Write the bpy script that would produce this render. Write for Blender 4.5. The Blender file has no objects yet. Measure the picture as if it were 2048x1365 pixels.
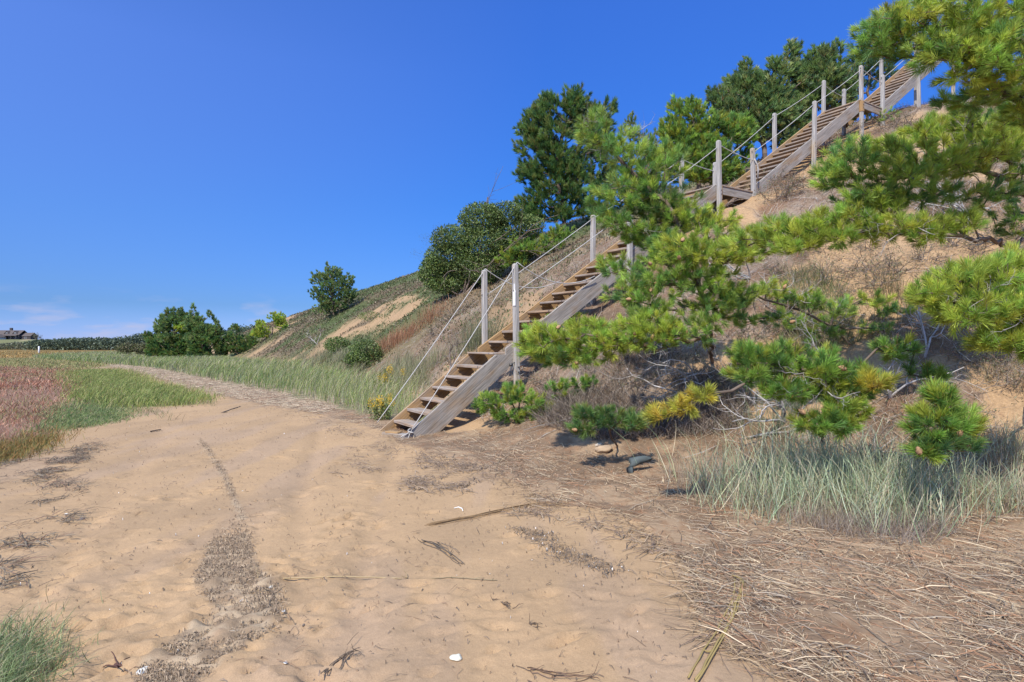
import bpy, bmesh, math, random
import numpy as np
from mathutils import Vector, Matrix

# ------------------------------------------------------------------ camera, sky, sun
F_PX, CX, CY, CAM_H = 1212.0, 1024.0, 682.5, 1.55
scene = bpy.context.scene
col = scene.collection
cam_d = bpy.data.cameras.new("camera")
cam_d.sensor_width = 36.0
cam_d.lens = 36.0 * F_PX / 2048.0
cam_d.clip_start = 0.05
cam_d.clip_end = 5000
cam = bpy.data.objects.new("camera", cam_d)
cam.location = (0, 0, CAM_H)
cam.rotation_euler = (math.radians(90), 0, 0)
col.objects.link(cam)
scene.camera = cam

SUN_EL, SUN_AZ = math.radians(47), math.atan2(-0.90, -0.42)   # sun stands behind and left of the camera
world = bpy.data.worlds.new("World")
scene.world = world
world.use_nodes = True
wn, wl = world.node_tree.nodes, world.node_tree.links
bg = wn["Background"]
sky = wn.new("ShaderNodeTexSky")
sky.sky_type = 'NISHITA'
sky.sun_disc = False
sky.sun_elevation = SUN_EL
sky.sun_rotation = math.pi / 2 - SUN_AZ
sky.air_density = 1.0
sky.dust_density = 0.0
sky.ozone_density = 4.0
# deep polarised blue in view: the clear autumn sky is tinted by height above the horizon and by bearing; the unseen zenith is brightened as added fill
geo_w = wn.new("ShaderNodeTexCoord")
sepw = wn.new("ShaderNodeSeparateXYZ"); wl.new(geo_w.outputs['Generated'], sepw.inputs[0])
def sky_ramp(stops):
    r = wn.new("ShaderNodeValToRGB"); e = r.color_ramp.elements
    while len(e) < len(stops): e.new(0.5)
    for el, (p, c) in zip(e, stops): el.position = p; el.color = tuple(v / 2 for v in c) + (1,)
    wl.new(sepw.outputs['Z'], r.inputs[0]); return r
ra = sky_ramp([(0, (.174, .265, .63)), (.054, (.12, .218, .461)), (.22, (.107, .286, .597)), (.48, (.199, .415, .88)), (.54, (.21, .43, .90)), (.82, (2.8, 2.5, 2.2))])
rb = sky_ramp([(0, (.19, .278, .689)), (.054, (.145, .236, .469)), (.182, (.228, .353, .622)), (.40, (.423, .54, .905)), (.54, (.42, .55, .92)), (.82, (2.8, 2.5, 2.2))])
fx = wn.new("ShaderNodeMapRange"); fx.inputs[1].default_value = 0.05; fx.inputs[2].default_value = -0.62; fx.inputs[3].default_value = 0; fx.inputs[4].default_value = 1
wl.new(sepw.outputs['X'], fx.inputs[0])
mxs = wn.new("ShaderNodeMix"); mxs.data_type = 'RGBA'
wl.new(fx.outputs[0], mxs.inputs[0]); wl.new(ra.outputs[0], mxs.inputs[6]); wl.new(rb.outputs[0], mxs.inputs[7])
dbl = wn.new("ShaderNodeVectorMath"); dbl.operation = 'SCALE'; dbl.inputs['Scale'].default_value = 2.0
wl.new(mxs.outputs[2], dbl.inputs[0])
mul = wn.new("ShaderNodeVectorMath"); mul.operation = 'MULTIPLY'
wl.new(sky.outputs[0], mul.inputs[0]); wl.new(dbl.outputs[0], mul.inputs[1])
# thin wisps of cloud low over the marsh
mpw = wn.new("ShaderNodeMapping"); mpw.inputs['Scale'].default_value = (14, 14, 60)
wl.new(geo_w.outputs['Generated'], mpw.inputs['Vector'])
nzw = wn.new("ShaderNodeTexNoise"); nzw.inputs['Scale'].default_value = 1.0; nzw.inputs['Detail'].default_value = 7; wl.new(mpw.outputs[0], nzw.inputs['Vector'])
cl1 = wn.new("ShaderNodeMapRange"); cl1.inputs[1].default_value = 0.52; cl1.inputs[2].default_value = 0.75; wl.new(nzw.outputs[0], cl1.inputs[0])
cl2 = wn.new("ShaderNodeMapRange"); cl2.inputs[1].default_value = 0.075; cl2.inputs[2].default_value = 0.02; wl.new(sepw.outputs['Z'], cl2.inputs[0])
clm = wn.new("ShaderNodeMath"); clm.operation = 'MULTIPLY'; wl.new(cl1.outputs[0], clm.inputs[0]); wl.new(cl2.outputs[0], clm.inputs[1])
cmx = wn.new("ShaderNodeMix"); cmx.data_type = 'RGBA'; cmx.inputs[7].default_value = (2.1, 2.25, 3.2, 1)
wl.new(clm.outputs[0], cmx.inputs[0]); wl.new(mul.outputs[0], cmx.inputs[6])
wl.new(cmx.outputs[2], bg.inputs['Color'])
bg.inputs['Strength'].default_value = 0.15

sun_d = bpy.data.lights.new("sun", 'SUN')
sun_d.energy = 3.6
sun_d.angle = math.radians(0.5)
sun_d.color = (1.0, 0.945, 0.85)
sun = bpy.data.objects.new("sun", sun_d)
to_sun = Vector((math.cos(SUN_EL) * math.cos(SUN_AZ), math.cos(SUN_EL) * math.sin(SUN_AZ), math.sin(SUN_EL)))
sun.rotation_euler = to_sun.to_track_quat('Z', 'Y').to_euler()
sun.location = (0, 0, 40)
col.objects.link(sun)
scene.view_settings.view_transform = 'Standard'
scene.view_settings.look = 'None'
scene.view_settings.gamma = 1
scene.view_settings.exposure = 0.72

RS = np.random.RandomState(7)
random.seed(7)

# ------------------------------------------------------------------ helpers
def tag(o, label=None, cat=None, group=None, kind=None):
    if label: o['label'] = label
    if cat: o['category'] = cat
    if group: o['group'] = group
    if kind: o['kind'] = kind
    return o

def mesh_np(name, V, F, cols=None, smooth=False):
    """V (n,3), F (m,k) with k = 3 or 4, cols (n,3)"""
    V = np.asarray(V, np.float32); F = np.asarray(F, np.int32)
    me = bpy.data.meshes.new(name)
    n, (m, k) = len(V), F.shape
    me.vertices.add(n); me.vertices.foreach_set("co", V.ravel())
    me.loops.add(m * k); me.loops.foreach_set("vertex_index", F.ravel())
    me.polygons.add(m); me.polygons.foreach_set("loop_start", np.arange(0, m * k, k, dtype=np.int32))
    if smooth: me.polygons.foreach_set("use_smooth", np.ones(m, bool))
    me.update(calc_edges=True)
    if cols is not None:
        a = me.color_attributes.new("Col", 'FLOAT_COLOR', 'POINT')
        c = np.ones((n, 4), np.float32); c[:, :3] = cols
        a.data.foreach_set("color", c.ravel())
    return me

def link(name, me, mat, parent=None, loc=None):
    o = bpy.data.objects.new(name, me)
    col.objects.link(o)
    if mat is not None: me.materials.append(mat)
    if parent is not None: o.parent = parent
    if loc is not None: o.location = loc
    return o

def empty(name, loc, rz=0.0):
    o = bpy.data.objects.new(name, None)
    o.empty_display_size = 0.2
    o.location = loc; o.rotation_euler = (0, 0, rz)
    col.objects.link(o)
    return o

_tab = np.random.RandomState(11).rand(256, 256)
def vnoise(x, y):
    xi = np.floor(x).astype(int); yi = np.floor(y).astype(int)
    fx = x - xi; fy = y - yi
    fx = fx * fx * (3 - 2 * fx); fy = fy * fy * (3 - 2 * fy)
    a = _tab[xi & 255, yi & 255]; b = _tab[(xi + 1) & 255, yi & 255]
    c = _tab[xi & 255, (yi + 1) & 255]; d = _tab[(xi + 1) & 255, (yi + 1) & 255]
    return (a * (1 - fx) + b * fx) * (1 - fy) + (c * (1 - fx) + d * fx) * fy
def fbm(x, y, s, o=4):
    t = 0; a = 0.5; n = 0
    for k in range(o):
        t = t + a * vnoise(x * s + 17.3 * k, y * s - 9.1 * k); n += a; a *= 0.5; s *= 2.03
    return t / n
def sstep(a, b, x):
    t = np.clip((x - a) / (b - a), 0, 1)
    return t * t * (3 - 2 * t)
def unit(v):
    return v / np.maximum(np.linalg.norm(v, axis=-1, keepdims=True), 1e-9)

# ------------------------------------------------------------------ terrain
def z_base(x, y):
    return -0.9 * sstep(12, 95, y) - 0.05 * sstep(2.0, 7.0, -x - 0.15 * y) * sstep(40, 20, y)

_RY = 1.5 * 1.006 ** np.arange(935)
def ray_ground(px, py, fz):
    """where the line of sight through a photo point meets the terrain"""
    u = (px - CX) / F_PX; v = (CY - py) / F_PX
    gap = CAM_H + v * _RY - fz(u * _RY, _RY)
    hit = np.nonzero(gap <= 0)[0]
    if len(hit) == 0: return u * _RY[-1], _RY[-1]
    i = max(1, hit[0])
    t = gap[i - 1] / (gap[i - 1] - gap[i] + 1e-12)
    y = _RY[i - 1] + (_RY[i] - _RY[i - 1]) * min(max(t, 0), 1)
    return u * y, y

TOE_PX = [(2048, 1010), (1700, 975), (1350, 925), (1100, 900), (950, 868), (880, 840), (845, 812), (780, 792),
          (700, 766), (600, 742), (480, 724), (430, 718)]
TOE = [(24, -14), (12.5, -4), (8.3, 1.5)] + [ray_ground(p, q, z_base) for p, q in TOE_PX] + \
      [(-37, 78), (-52, 98), (-70, 130), (-80, 165), (-60, 220), (40, 300)]
TOE = np.array(TOE, float)

def toe_dist(x, y):
    """signed distance to the foot of the bluff (positive inland) and the y of the nearest foot point"""
    x = np.asarray(x, float); y = np.asarray(y, float)
    best = np.full(x.shape, 1e9); sgn = np.ones(x.shape); fy = np.zeros(x.shape)
    for a, b in zip(TOE[:-1], TOE[1:]):
        e = b - a; L2 = e @ e
        t = np.clip(((x - a[0]) * e[0] + (y - a[1]) * e[1]) / L2, 0, 1)
        dx = x - a[0] - t * e[0]; dy = y - a[1] - t * e[1]
        d = np.hypot(dx, dy)
        s = np.sign(e[1] * dx - e[0] * dy)
        m = d < best
        best = np.where(m, d, best); sgn = np.where(m, s, sgn); fy = np.where(m, a[1] + t * e[1], fy)
    return best * sgn, fy

PS = [-60, -2.5, -0.8, 0, 0.85, 6.0, 7.35, 12, 15.3, 19, 24, 40, 200]
PZ = [0, 0, 0.04, 0.13, 0.58, 4.25, 4.95, 7.35, 8.95, 10.0, 10.4, 10.6, 10.6]
PSn = np.linspace(-60, 200, 2601)
PZn = np.interp(PSn, PS, PZ)
PZn = np.convolve(np.pad(PZn, 6, mode='edge'), np.ones(13) / 13, 'valid')

def hfac(fy):
    return np.interp(fy, [0, 40, 60, 75, 100, 130, 170, 220, 300], [1, 1, 1.0, 0.95, 0.72, 0.42, 0.3, 0.25, 0.25])

def z_ground(x, y, fine=True):
    x = np.asarray(x, float); y = np.asarray(y, float)
    s, fy = toe_dist(x, y)
    wob = (fbm(x, y, 0.22, 3) - 0.5) * 1.7 * sstep(0.5, 5, s)
    z = z_base(x, y) + np.interp(s + wob, PSn, PZn) * hfac(fy)
    if fine:
        z = z + sstep(-0.2, 1.5, s) * (fbm(x, y, 1.1, 4) - 0.5) * 0.34
        z = z + sstep(0.3, 1.6, s) * (fbm(x + 5, y, 3.6, 4) - 0.5) * 0.17
        z = z + (fbm(x, y, 0.45, 3) - 0.5) * 0.06 * sstep(0.5, -1.0, s)
        z = z + (fbm(x, y, 2.6, 3) - 0.5) * 0.03
    return z

def G(px, py):
    x, y = ray_ground(px, py, z_ground)
    return x, y
def G3(px, py):
    x, y = G(px, py)
    return Vector((x, y, float(z_ground(x, y))))
def P(px, py, y):
    return np.array([(px - CX) / F_PX * y, y, CAM_H - (py - CY) / F_PX * y])
def poly_px(pts):
    return np.array([G(*p) for p in pts])
def inpoly(x, y, poly):
    r = np.zeros(x.shape, bool)
    n = len(poly)
    for i in range(n):
        x0, y0 = poly[i]; x1, y1 = poly[(i + 1) % n]
        if y0 == y1: continue
        c = ((y0 > y) != (y1 > y)) & (x < (x1 - x0) * (y - y0) / (y1 - y0) + x0)
        r ^= c
    return r
def line_dist(x, y, pts):
    best = np.full(x.shape, 1e9)
    for a, b in zip(pts[:-1], pts[1:]):
        a = np.array(a); e = np.array(b) - a
        t = np.clip(((x - a[0]) * e[0] + (y - a[1]) * e[1]) / (e @ e), 0, 1)
        best = np.minimum(best, np.hypot(x - a[0] - t * e[0], y - a[1] - t * e[1]))
    return best

# regions of the ground, outlined where they lie in the place
WR_EDGE_PX = [(205, 730), (300, 752), (420, 788), (520, 808), (650, 830), (770, 864), (800, 884), (860, 908), (960, 932),
              (1010, 958), (1070, 985), (1075, 1008), (1200, 1018), (1290, 1052), (1330, 1092), (1380, 1140), (1392, 1210), (1430, 1268),
              (1500, 1312), (1600, 1364)]
WR_EDGE = [G(*p) for p in WR_EDGE_PX]
WRACK = np.array(WR_EDGE + [(1.6, 2.3), (4.8, 2.0), (5.6, 3.6), (4.9, 5.9), (3.7, 7.2), (2.3, 8.5), (0.6, 9.6)] +
                 [G(*p) for p in [(900, 868), (700, 800), (600, 780), (420, 745), (300, 733)]])
BAND = poly_px([(395, 1152), (422, 1072), (462, 1052), (476, 1030), (446, 955), (412, 900), (398, 880), (404, 880), (420, 900), (456, 955), (488, 1030), (494, 1060), (512, 1128),
                (560, 1180), (566, 1240), (500, 1290), (420, 1345), (330, 1400), (270, 1400), (280, 1340), (380, 1262), (432, 1230), (392, 1165)])
CHAIN = [G(*p) for p in [(1040, 1062), (1085, 1075), (1110, 1105), (1170, 1125), (1235, 1150)]]
PATCHES = [poly_px(p) for p in (
    [(790, 955), (830, 945), (900, 955), (960, 962), (950, 978), (870, 984), (810, 978)],
    [(770, 915), (860, 912), (980, 935), (1000, 955), (900, 945)],
    [(690, 940), (720, 935), (730, 945), (700, 950)])]
LEFT_WEED = [poly_px(p) for p in (
    [(60, 965), (150, 930), (190, 890), (180, 880), (120, 915), (40, 950)], [(90, 1010), (150, 985), (160, 975), (100, 990)], [(60, 1080), (130, 1050), (150, 1030), (90, 1050)], [(30, 1050), (60, 1030), (90, 1000), (60, 1010)], [(0, 1180), (40, 1165), (30, 1155), (0, 1165)],
    [(40, 960), (60, 945), (175, 890), (180, 905), (140, 935), (90, 965)],
    [(95, 970), (140, 960), (130, 980), (100, 985)], [(40, 1010), (80, 985), (130, 990), (120, 1005), (60, 1020)],
    [(15, 1050), (60, 1020), (130, 1030), (100, 1060), (50, 1070)], [(0, 1085), (40, 1072), (110, 1085), (60, 1100), (5, 1102)],
    [(0, 1120), (30, 1110), (20, 1140), (0, 1150)], [(0, 925), (60, 905), (110, 900), (40, 930), (0, 945)])]
PINK = poly_px([(-260, 738), (0, 734), (150, 741), (165, 770), (150, 800), (120, 825), (95, 860), (60, 885), (0, 905), (-260, 960)])
FRINGE = poly_px([(-260, 935), (0, 895), (60, 880), (98, 862), (92, 885), (40, 915), (-10, 930), (-260, 985)])
LAWN = poly_px([(118, 826), (165, 800), (250, 822), (232, 842), (150, 858), (95, 864)])
GREEN = poly_px([(150, 745), (225, 742), (290, 768), (405, 800), (400, 808), (330, 812), (240, 815), (165, 800), (170, 780), (165, 765)])
FARG = poly_px([(-200, 716), (60, 717), (190, 716), (235, 730), (150, 742), (0, 734), (-200, 736)])
BAND_GRASS = poly_px([(190, 727), (60, 715), (200, 707), (300, 707), (430, 716), (600, 734), (740, 762), (840, 798), (880, 830), (850, 848),
                      (770, 838), (640, 806), (560, 788), (400, 756), (300, 736)])
ORANGE = poly_px([(-400, 702.5), (260, 704), (200, 708), (60, 716), (-400, 720)])

def mix(a, b, t):
    t = np.asarray(t)[..., None]
    return a * (1 - t) + np.asarray(b) * t

SAND = np.array((0.388, 0.252, 0.136))
def bare_mask(x, y, s):
    """where sand lies open on the bluff"""
    near = sstep(26, 14, y)
    n = fbm(x, y, 0.5, 4) + 0.25 * (fbm(x, y, 2.3, 3) - 0.5)
    m_near = sstep(0.505, 0.565, n)
    return near * m_near
STREAKS = [[G(*p) for p in q] for q in (
    [(650, 690), (700, 650), (760, 618), (835, 590)], [(470, 722), (520, 700), (560, 680)], [(560, 655), (600, 625), (620, 612)],
    [(580, 722), (640, 700), (690, 672), (730, 650)], [(420, 690), (450, 712)], [(740, 650), (800, 630)])]

def ground_color(x, y):
    s, fy = toe_dist(x, y)
    n1 = fbm(x, y, 0.35, 4); n2 = fbm(x, y, 3.1, 4); n3 = fbm(x, y, 14.0, 2)
    c = np.empty(x.shape + (3,)); c[:] = SAND
    c *= (0.86 + 0.16 * n1 + 0.12 * n2)[..., None]
    # coarse pinkish grit in long bands on the beach
    grit = sstep(0.52, 0.66, fbm(x * 2.2, y * 0.45, 0.9, 3)) * sstep(0.5, -1, s)
    c = mix(c, (0.34, 0.235, 0.155), 0.5 * grit)
    c = mix(c, (0.285, 0.19, 0.108), 0.42 * sstep(0.48, 0.64, fbm(x * 1.6 + 3, y * 0.8, 1.3, 5)) * sstep(0.3, -0.6, s))
    # bluff litter and old grass
    lit = np.empty(x.shape + (3,)); lit[:] = (0.17, 0.11, 0.075)
    lit = mix(lit, (0.26, 0.20, 0.15), sstep(0.4, 0.6, n2))
    lit = mix(lit, (0.17, 0.085, 0.045), sstep(0.55, 0.7, fbm(x, y, 0.9, 3)) * 0.7)
    near = sstep(30, 18, y)
    lit = mix(lit, (0.08, 0.055, 0.04), sstep(0.5, 0.60, fbm(x + 31, y, 0.55, 4)) * 0.8)
    bm = bare_mask(x, y, s)
    on = sstep(0.1, 0.9, s + (n2 - 0.5) * 1.2)
    c = mix(c, lit, on * near * (1 - bm) * 0.85)
    # far dune: low plants with sand streaks
    veg = np.empty(x.shape + (3,)); veg[:] = (0.085, 0.105, 0.04)
    veg = mix(veg, (0.15, 0.115, 0.07), sstep(0.42, 0.62, fbm(x, y, 0.3, 4)))
    d = np.full(x.shape, 1e9)
    for st in STREAKS: d = np.minimum(d, line_dist(x, y, st) / (0.6 + 0.012 * y))
    st = sstep(1.5, 0.3, d + (n2 - 0.5) * 3.0 + (n1 - 0.5) * 2.5)
    c = mix(c, veg, on * (1 - near) * (1 - st))
    # wrack line
    w = inpoly(x, y, WRACK) & (s < 2.2)
    wc = np.empty(x.shape + (3,)); wc[:] = (0.165, 0.11, 0.07)
    wc = mix(wc, (0.30, 0.205, 0.125), sstep(0.42, 0.64, n2)); wc = mix(wc, (0.20, 0.10, 0.05), sstep(0.55, 0.7, n3) * 0.5)
    c = np.where(w[..., None], mix(c, wc, np.full(x.shape, 0.9)), c)
    b = inpoly(x + (n2 - 0.5) * 0.05, y + (n3 - 0.5) * 0.06, BAND)
    bc = np.empty(x.shape + (3,)); bc[:] = (0.26, 0.18, 0.11); bc = mix(bc, (0.40, 0.29, 0.18), sstep(0.40, 0.6, n3))
    c = np.where((b & (n2 > 0.36))[..., None], bc, c)
    # marsh soils
    for pl, k in ((PINK, (0.20, 0.115, 0.08)), (FRINGE, (0.22, 0.15, 0.05)), (LAWN, (0.075, 0.11, 0.04)), (GREEN, (0.13, 0.14, 0.045)),
                  (FARG, (0.13, 0.14, 0.05)), (BAND_GRASS, (0.15, 0.15, 0.075)), (ORANGE, (0.28, 0.17, 0.06))):
        m = inpoly(x + (n2 - 0.5) * 0.05 * y, y + (n1 - 0.5) * 0.1 * y, pl) & (s < 3)
        c = np.where(m[..., None], mix(c, np.array(k) * (0.8 + 0.4 * n2[..., None]), np.full(x.shape, 0.85)), c)
    far = ((y > 100) | (x < -0.9 * y - 8)) & (s < 0)
    c = np.where(far[..., None], np.array((0.20, 0.135, 0.05)) * (0.8 + 0.4 * n1[..., None]), c)
    return c

def graded(a, b, lo, hi, step, g=1.045, maxstep=8.0):
    v = list(np.arange(lo, hi, step)); st = step; p = v[-1]
    while p < b: st = min(st * g, maxstep); p += st; v.append(p)
    st = step; p = v[0]; pre = []
    while p > a: st = min(st * g, maxstep); p -= st; pre.append(p)
    return np.array(pre[::-1] + v)

XS = graded(-420, 420, -3.4, 5.2, 0.034)
YS = graded(-30, 620, 2.3, 8.6, 0.034)
GX, GY = np.meshgrid(XS, YS)
S_, _ = toe_dist(GX, GY)
GZ = z_ground(GX, GY)
# footprints and wheel ruts pressed into the near sand
rp = np.random.RandomState(3)
sandy = (S_ < -0.4)
def dent(cx, cy, ang, L, Wd, dep):
    dx = GX - cx; dy = GY - cy
    a = dx * math.cos(ang) + dy * math.sin(ang); b = -dx * math.sin(ang) + dy * math.cos(ang)
    r = (a / L) ** 2 + (b / Wd) ** 2
    return np.where(r < 6, -dep * np.exp(-r * 1.6) + dep * 0.55 * np.exp(-(np.sqrt(r) - 1.45) ** 2 * 5), 0) * sandy
sub = (GX > -6) & (GX < 6) & (GY > 1.5) & (GY < 14)
for i in range(300):
    py = 860 + 500 * rp.rand() ** 0.8
    px = rp.uniform(60, 760) if rp.rand() < 0.75 else rp.uniform(600, 1350)
    cx, cy = ray_ground(px, py, z_base)
    big = rp.rand() < 0.45
    GZ += dent(cx, cy, rp.uniform(-0.5, 0.9), 0.11 if big else 0.05, 0.045 if big else 0.03, rp.uniform(0.014, 0.034))
for pts in ([(640, 860), (600, 1000), (610, 1150), (640, 1400)], [(800, 870), (760, 1000), (720, 1150), (690, 1400)], [(330, 860), (215, 1000), (120, 1130), (20, 1260)]):
    L = [ray_ground(p, q, z_base) for p, q in pts]
    dd = line_dist(GX, GY, L)
    GZ -= 0.030 * np.exp(-(dd / 0.12) ** 2) * (0.4 + 0.9 * fbm(GX, GY, 1.7, 3)) * sandy
wrk = inpoly(GX, GY, WRACK) & (S_ < 1.5)
GZ += np.where(wrk, 0.05 * fbm(GX, GY, 2.2, 4) - 0.015, 0)
GC = ground_color(GX, GY)
ny, nx = GX.shape
idx = np.arange(ny * nx).reshape(ny, nx)
Q = np.stack([idx[:-1, :-1], idx[:-1, 1:], idx[1:, 1:], idx[1:, :-1]], -1).reshape(-1, 4)
VV = np.stack([GX, GY, GZ], -1).reshape(-1, 3)
CC = GC.reshape(-1, 3)
scell = ((S_[:-1, :-1] + S_[1:, 1:]) / 2).ravel()
xm = ((GX[:-1, :-1] + GX[1:, 1:]) / 2).ravel(); ym = ((GY[:-1, :-1] + GY[1:, 1:]) / 2).ravel()
marsh = (scell <= 0) & ((ym > 60) | inpoly(xm, ym, PINK) | inpoly(xm, ym, LAWN) | inpoly(xm, ym, GREEN) | inpoly(xm, ym, FRINGE) | inpoly(xm, ym, FARG) | (xm < -0.86 * ym - 0.4))
dune = scell > 0
beach = ~(dune | marsh)

def node_mat(name, rough=0.9, spec=0.2):
    m = bpy.data.materials.new(name); m.use_nodes = True
    nt = m.node_tree; b = nt.nodes["Principled BSDF"]
    b.inputs['Roughness'].default_value = rough
    b.inputs['Specular IOR Level'].default_value = spec
    return m, nt, b
def tex_noise(nt, scale, detail=6, rough=0.6, vec=None):
    n = nt.nodes.new("ShaderNodeTexNoise"); n.inputs['Scale'].default_value = scale
    n.inputs['Detail'].default_value = detail; n.inputs['Roughness'].default_value = rough
    if vec is not None: nt.links.new(vec, n.inputs['Vector'])
    return n
def mapr(nt, src, a, b, c, d):
    n = nt.nodes.new("ShaderNodeMapRange"); n.inputs[1].default_value = a; n.inputs[2].default_value = b
    n.inputs[3].default_value = c; n.inputs[4].default_value = d
    nt.links.new(src, n.inputs[0]); return n.outputs[0]
def mulcol(nt, a, fac):
    n = nt.nodes.new("ShaderNodeMix"); n.data_type = 'RGBA'; n.blend_type = 'MULTIPLY'; n.inputs[0].default_value = 1
    nt.links.new(a, n.inputs[6]); nt.links.new(fac, n.inputs[7]); return n.outputs[2]

def ground_mat(name, grain, patch=(0.9, 1.08), bump=0.3):
    m, nt, b = node_mat(name, 0.95, 0.1)
    at = nt.nodes.new("ShaderNodeAttribute"); at.attribute_name = "Col"
    geo = nt.nodes.new("ShaderNodeNewGeometry")
    n1 = tex_noise(nt, 260, 3, 0.7, geo.outputs['Position']); n2 = tex_noise(nt, 24, 8, 0.72, geo.outputs['Position'])
    f1 = mapr(nt, n1.outputs[0], 0.3, 0.7, 1 - grain, 1 + grain)
    f2 = mapr(nt, n2.outputs[0], 0.3, 0.7, *patch)
    c = mulcol(nt, mulcol(nt, at.outputs['Color'], f1), f2)
    nt.links.new(c, b.inputs['Base Color'])
    bp = nt.nodes.new("ShaderNodeBump"); bp.inputs['Strength'].default_value = bump; bp.inputs['Distance'].default_value = 0.03
    n3 = tex_noise(nt, 6, 10, 0.68, geo.outputs['Position'])
    nt.links.new(n3.outputs[0], bp.inputs['Height'])
    bp2 = nt.nodes.new("ShaderNodeBump"); bp2.inputs['Strength'].default_value = 0.35; bp2.inputs['Distance'].default_value = 0.004
    n4 = tex_noise(nt, 42, 5, 0.6, geo.outputs['Position'])
    bp3 = nt.nodes.new("ShaderNodeBump"); bp3.inputs['Strength'].default_value = 0.45; bp3.inputs['Distance'].default_value = 0.009
    nt.links.new(n4.outputs[0], bp3.inputs['Height']); nt.links.new(bp.outputs[0], bp3.inputs['Normal'])
    nt.links.new(n1.outputs[0], bp2.inputs['Height']); nt.links.new(bp3.outputs[0], bp2.inputs['Normal'])
    nt.links.new(bp2.outputs[0], b.inputs['Normal'])
    return m
M_SAND = ground_mat("sand", 0.22)
M_BLUFF = ground_mat("bluff soil", 0.35, (0.62, 1.2), 1.0)
def sub_sheet(name, mask, mat):
    q = Q[mask]; u, inv = np.unique(q.ravel(), return_inverse=True)
    me = mesh_np(name, VV[u], inv.reshape(-1, 4), CC[u], smooth=True)
    return tag(link(name, me, mat), kind='structure')
sub_sheet("beach_sand", beach, M_SAND)
sub_sheet("dune_bluff", dune, M_BLUFF)
sub_sheet("marsh_ground", marsh, M_SAND)

# ------------------------------------------------------------------ plant materials and blades
def attr_mat(name, rough=0.7, spec=0.25, transl=0.0):
    m, nt, b = node_mat(name, rough, spec)
    at = nt.nodes.new("ShaderNodeAttribute"); at.attribute_name = "Col"
    nt.links.new(at.outputs['Color'], b.inputs['Base Color'])
    if transl:
        tr = nt.nodes.new("ShaderNodeBsdfTranslucent"); nt.links.new(at.outputs['Color'], tr.inputs['Color'])
        mx = nt.nodes.new("ShaderNodeMixShader"); mx.inputs[0].default_value = transl
        nt.links.new(b.outputs[0], mx.inputs[1]); nt.links.new(tr.outputs[0], mx.inputs[2])
        nt.links.new(mx.outputs[0], nt.nodes["Material Output"].inputs['Surface'])
    return m
M_NEEDLE = attr_mat("pine needles", 0.45, 0.35, 0.45)
M_LEAF = attr_mat("leaves", 0.5, 0.4, 0.25)
M_GRASS = attr_mat("grass blades", 0.6, 0.3, 0.30)
M_STRAW = attr_mat("dry straw", 0.75, 0.25, 0.0)
M_BARK = attr_mat("bark", 0.9, 0.15, 0.0)
M_SOLID = attr_mat("painted and stone", 0.8, 0.2, 0.0)

def perp(d, rs):
    r = rs.normal(size=d.shape)
    return unit(np.cross(d, r))
def needles(base, d, L, w, cols, rs):
    """thin tapering blades, one triangle pair each, folded along the middle"""
    s = perp(d, rs)
    L = np.broadcast_to(np.asarray(L, float), (len(base),))[:, None]; w = np.broadcast_to(np.asarray(w, float), (len(base),))[:, None]
    mid = base + d * L * 0.45
    tip = base + d * L
    V = np.stack([base, mid + s * w * 0.5, tip, mid - s * w * 0.5], 1).reshape(-1, 3)
    i = np.arange(len(base))[:, None] * 4
    Fq = np.concatenate([i + 0, i + 1, i + 2, i + 3], 1)
    C = np.repeat(cols, 4, axis=0)
    return V, Fq, C
def blades(base, d, L, w, cols, rs, bend=0.3, wind=(0, 0, 0)):
    """curved grass blades, two quads and a tip quad"""
    n = len(base)
    L = np.broadcast_to(np.asarray(L, float), (n,))[:, None]; w = np.broadcast_to(np.asarray(w, float), (n,))[:, None]
    h = rs.normal(size=(n, 3)); h[:, 2] = 0; h = unit(h)
    out = h * bend * rs.rand(n, 1) + np.asarray(wind)
    s = unit(np.cross(d, h + 1e-6)); s = unit(s + 0.7 * rs.normal(size=(n, 3)))
    pts = [base, base + d * L * 0.4 + out * L * 0.10, base + d * L * 0.72 + out * L * 0.38, base + d * L * 0.93 + out * L * 0.85]
    ws = [0.8, 1.0, 0.65, 0.06]
    V = []
    for p, k in zip(pts, ws): V += [p - s * w * k * 0.5, p + s * w * k * 0.5]
    V = np.stack(V, 1).reshape(-1, 3)
    i = np.arange(n)[:, None] * 8
    Fq = np.concatenate([np.concatenate([i + 2 * k, i + 2 * k + 1, i + 2 * k + 3, i + 2 * k + 2], 1) for k in range(3)], 0)
    return V, Fq, np.repeat(cols, 8, axis=0)
def merge(parts):
    Vs, Fs, Cs, o = [], [], [], 0
    for V, Fq, C in parts:
        Vs.append(V); Fs.append(Fq + o); Cs.append(C); o += len(V)
    return np.concatenate(Vs), np.concatenate(Fs), np.concatenate(Cs)
def palette(n, cols, rs, var=0.15, weights=None):
    cols = np.array(cols, float)
    k = rs.choice(len(cols), n, p=weights)
    return cols[k] * (1 + var * rs.normal(size=(n, 1)))
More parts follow.
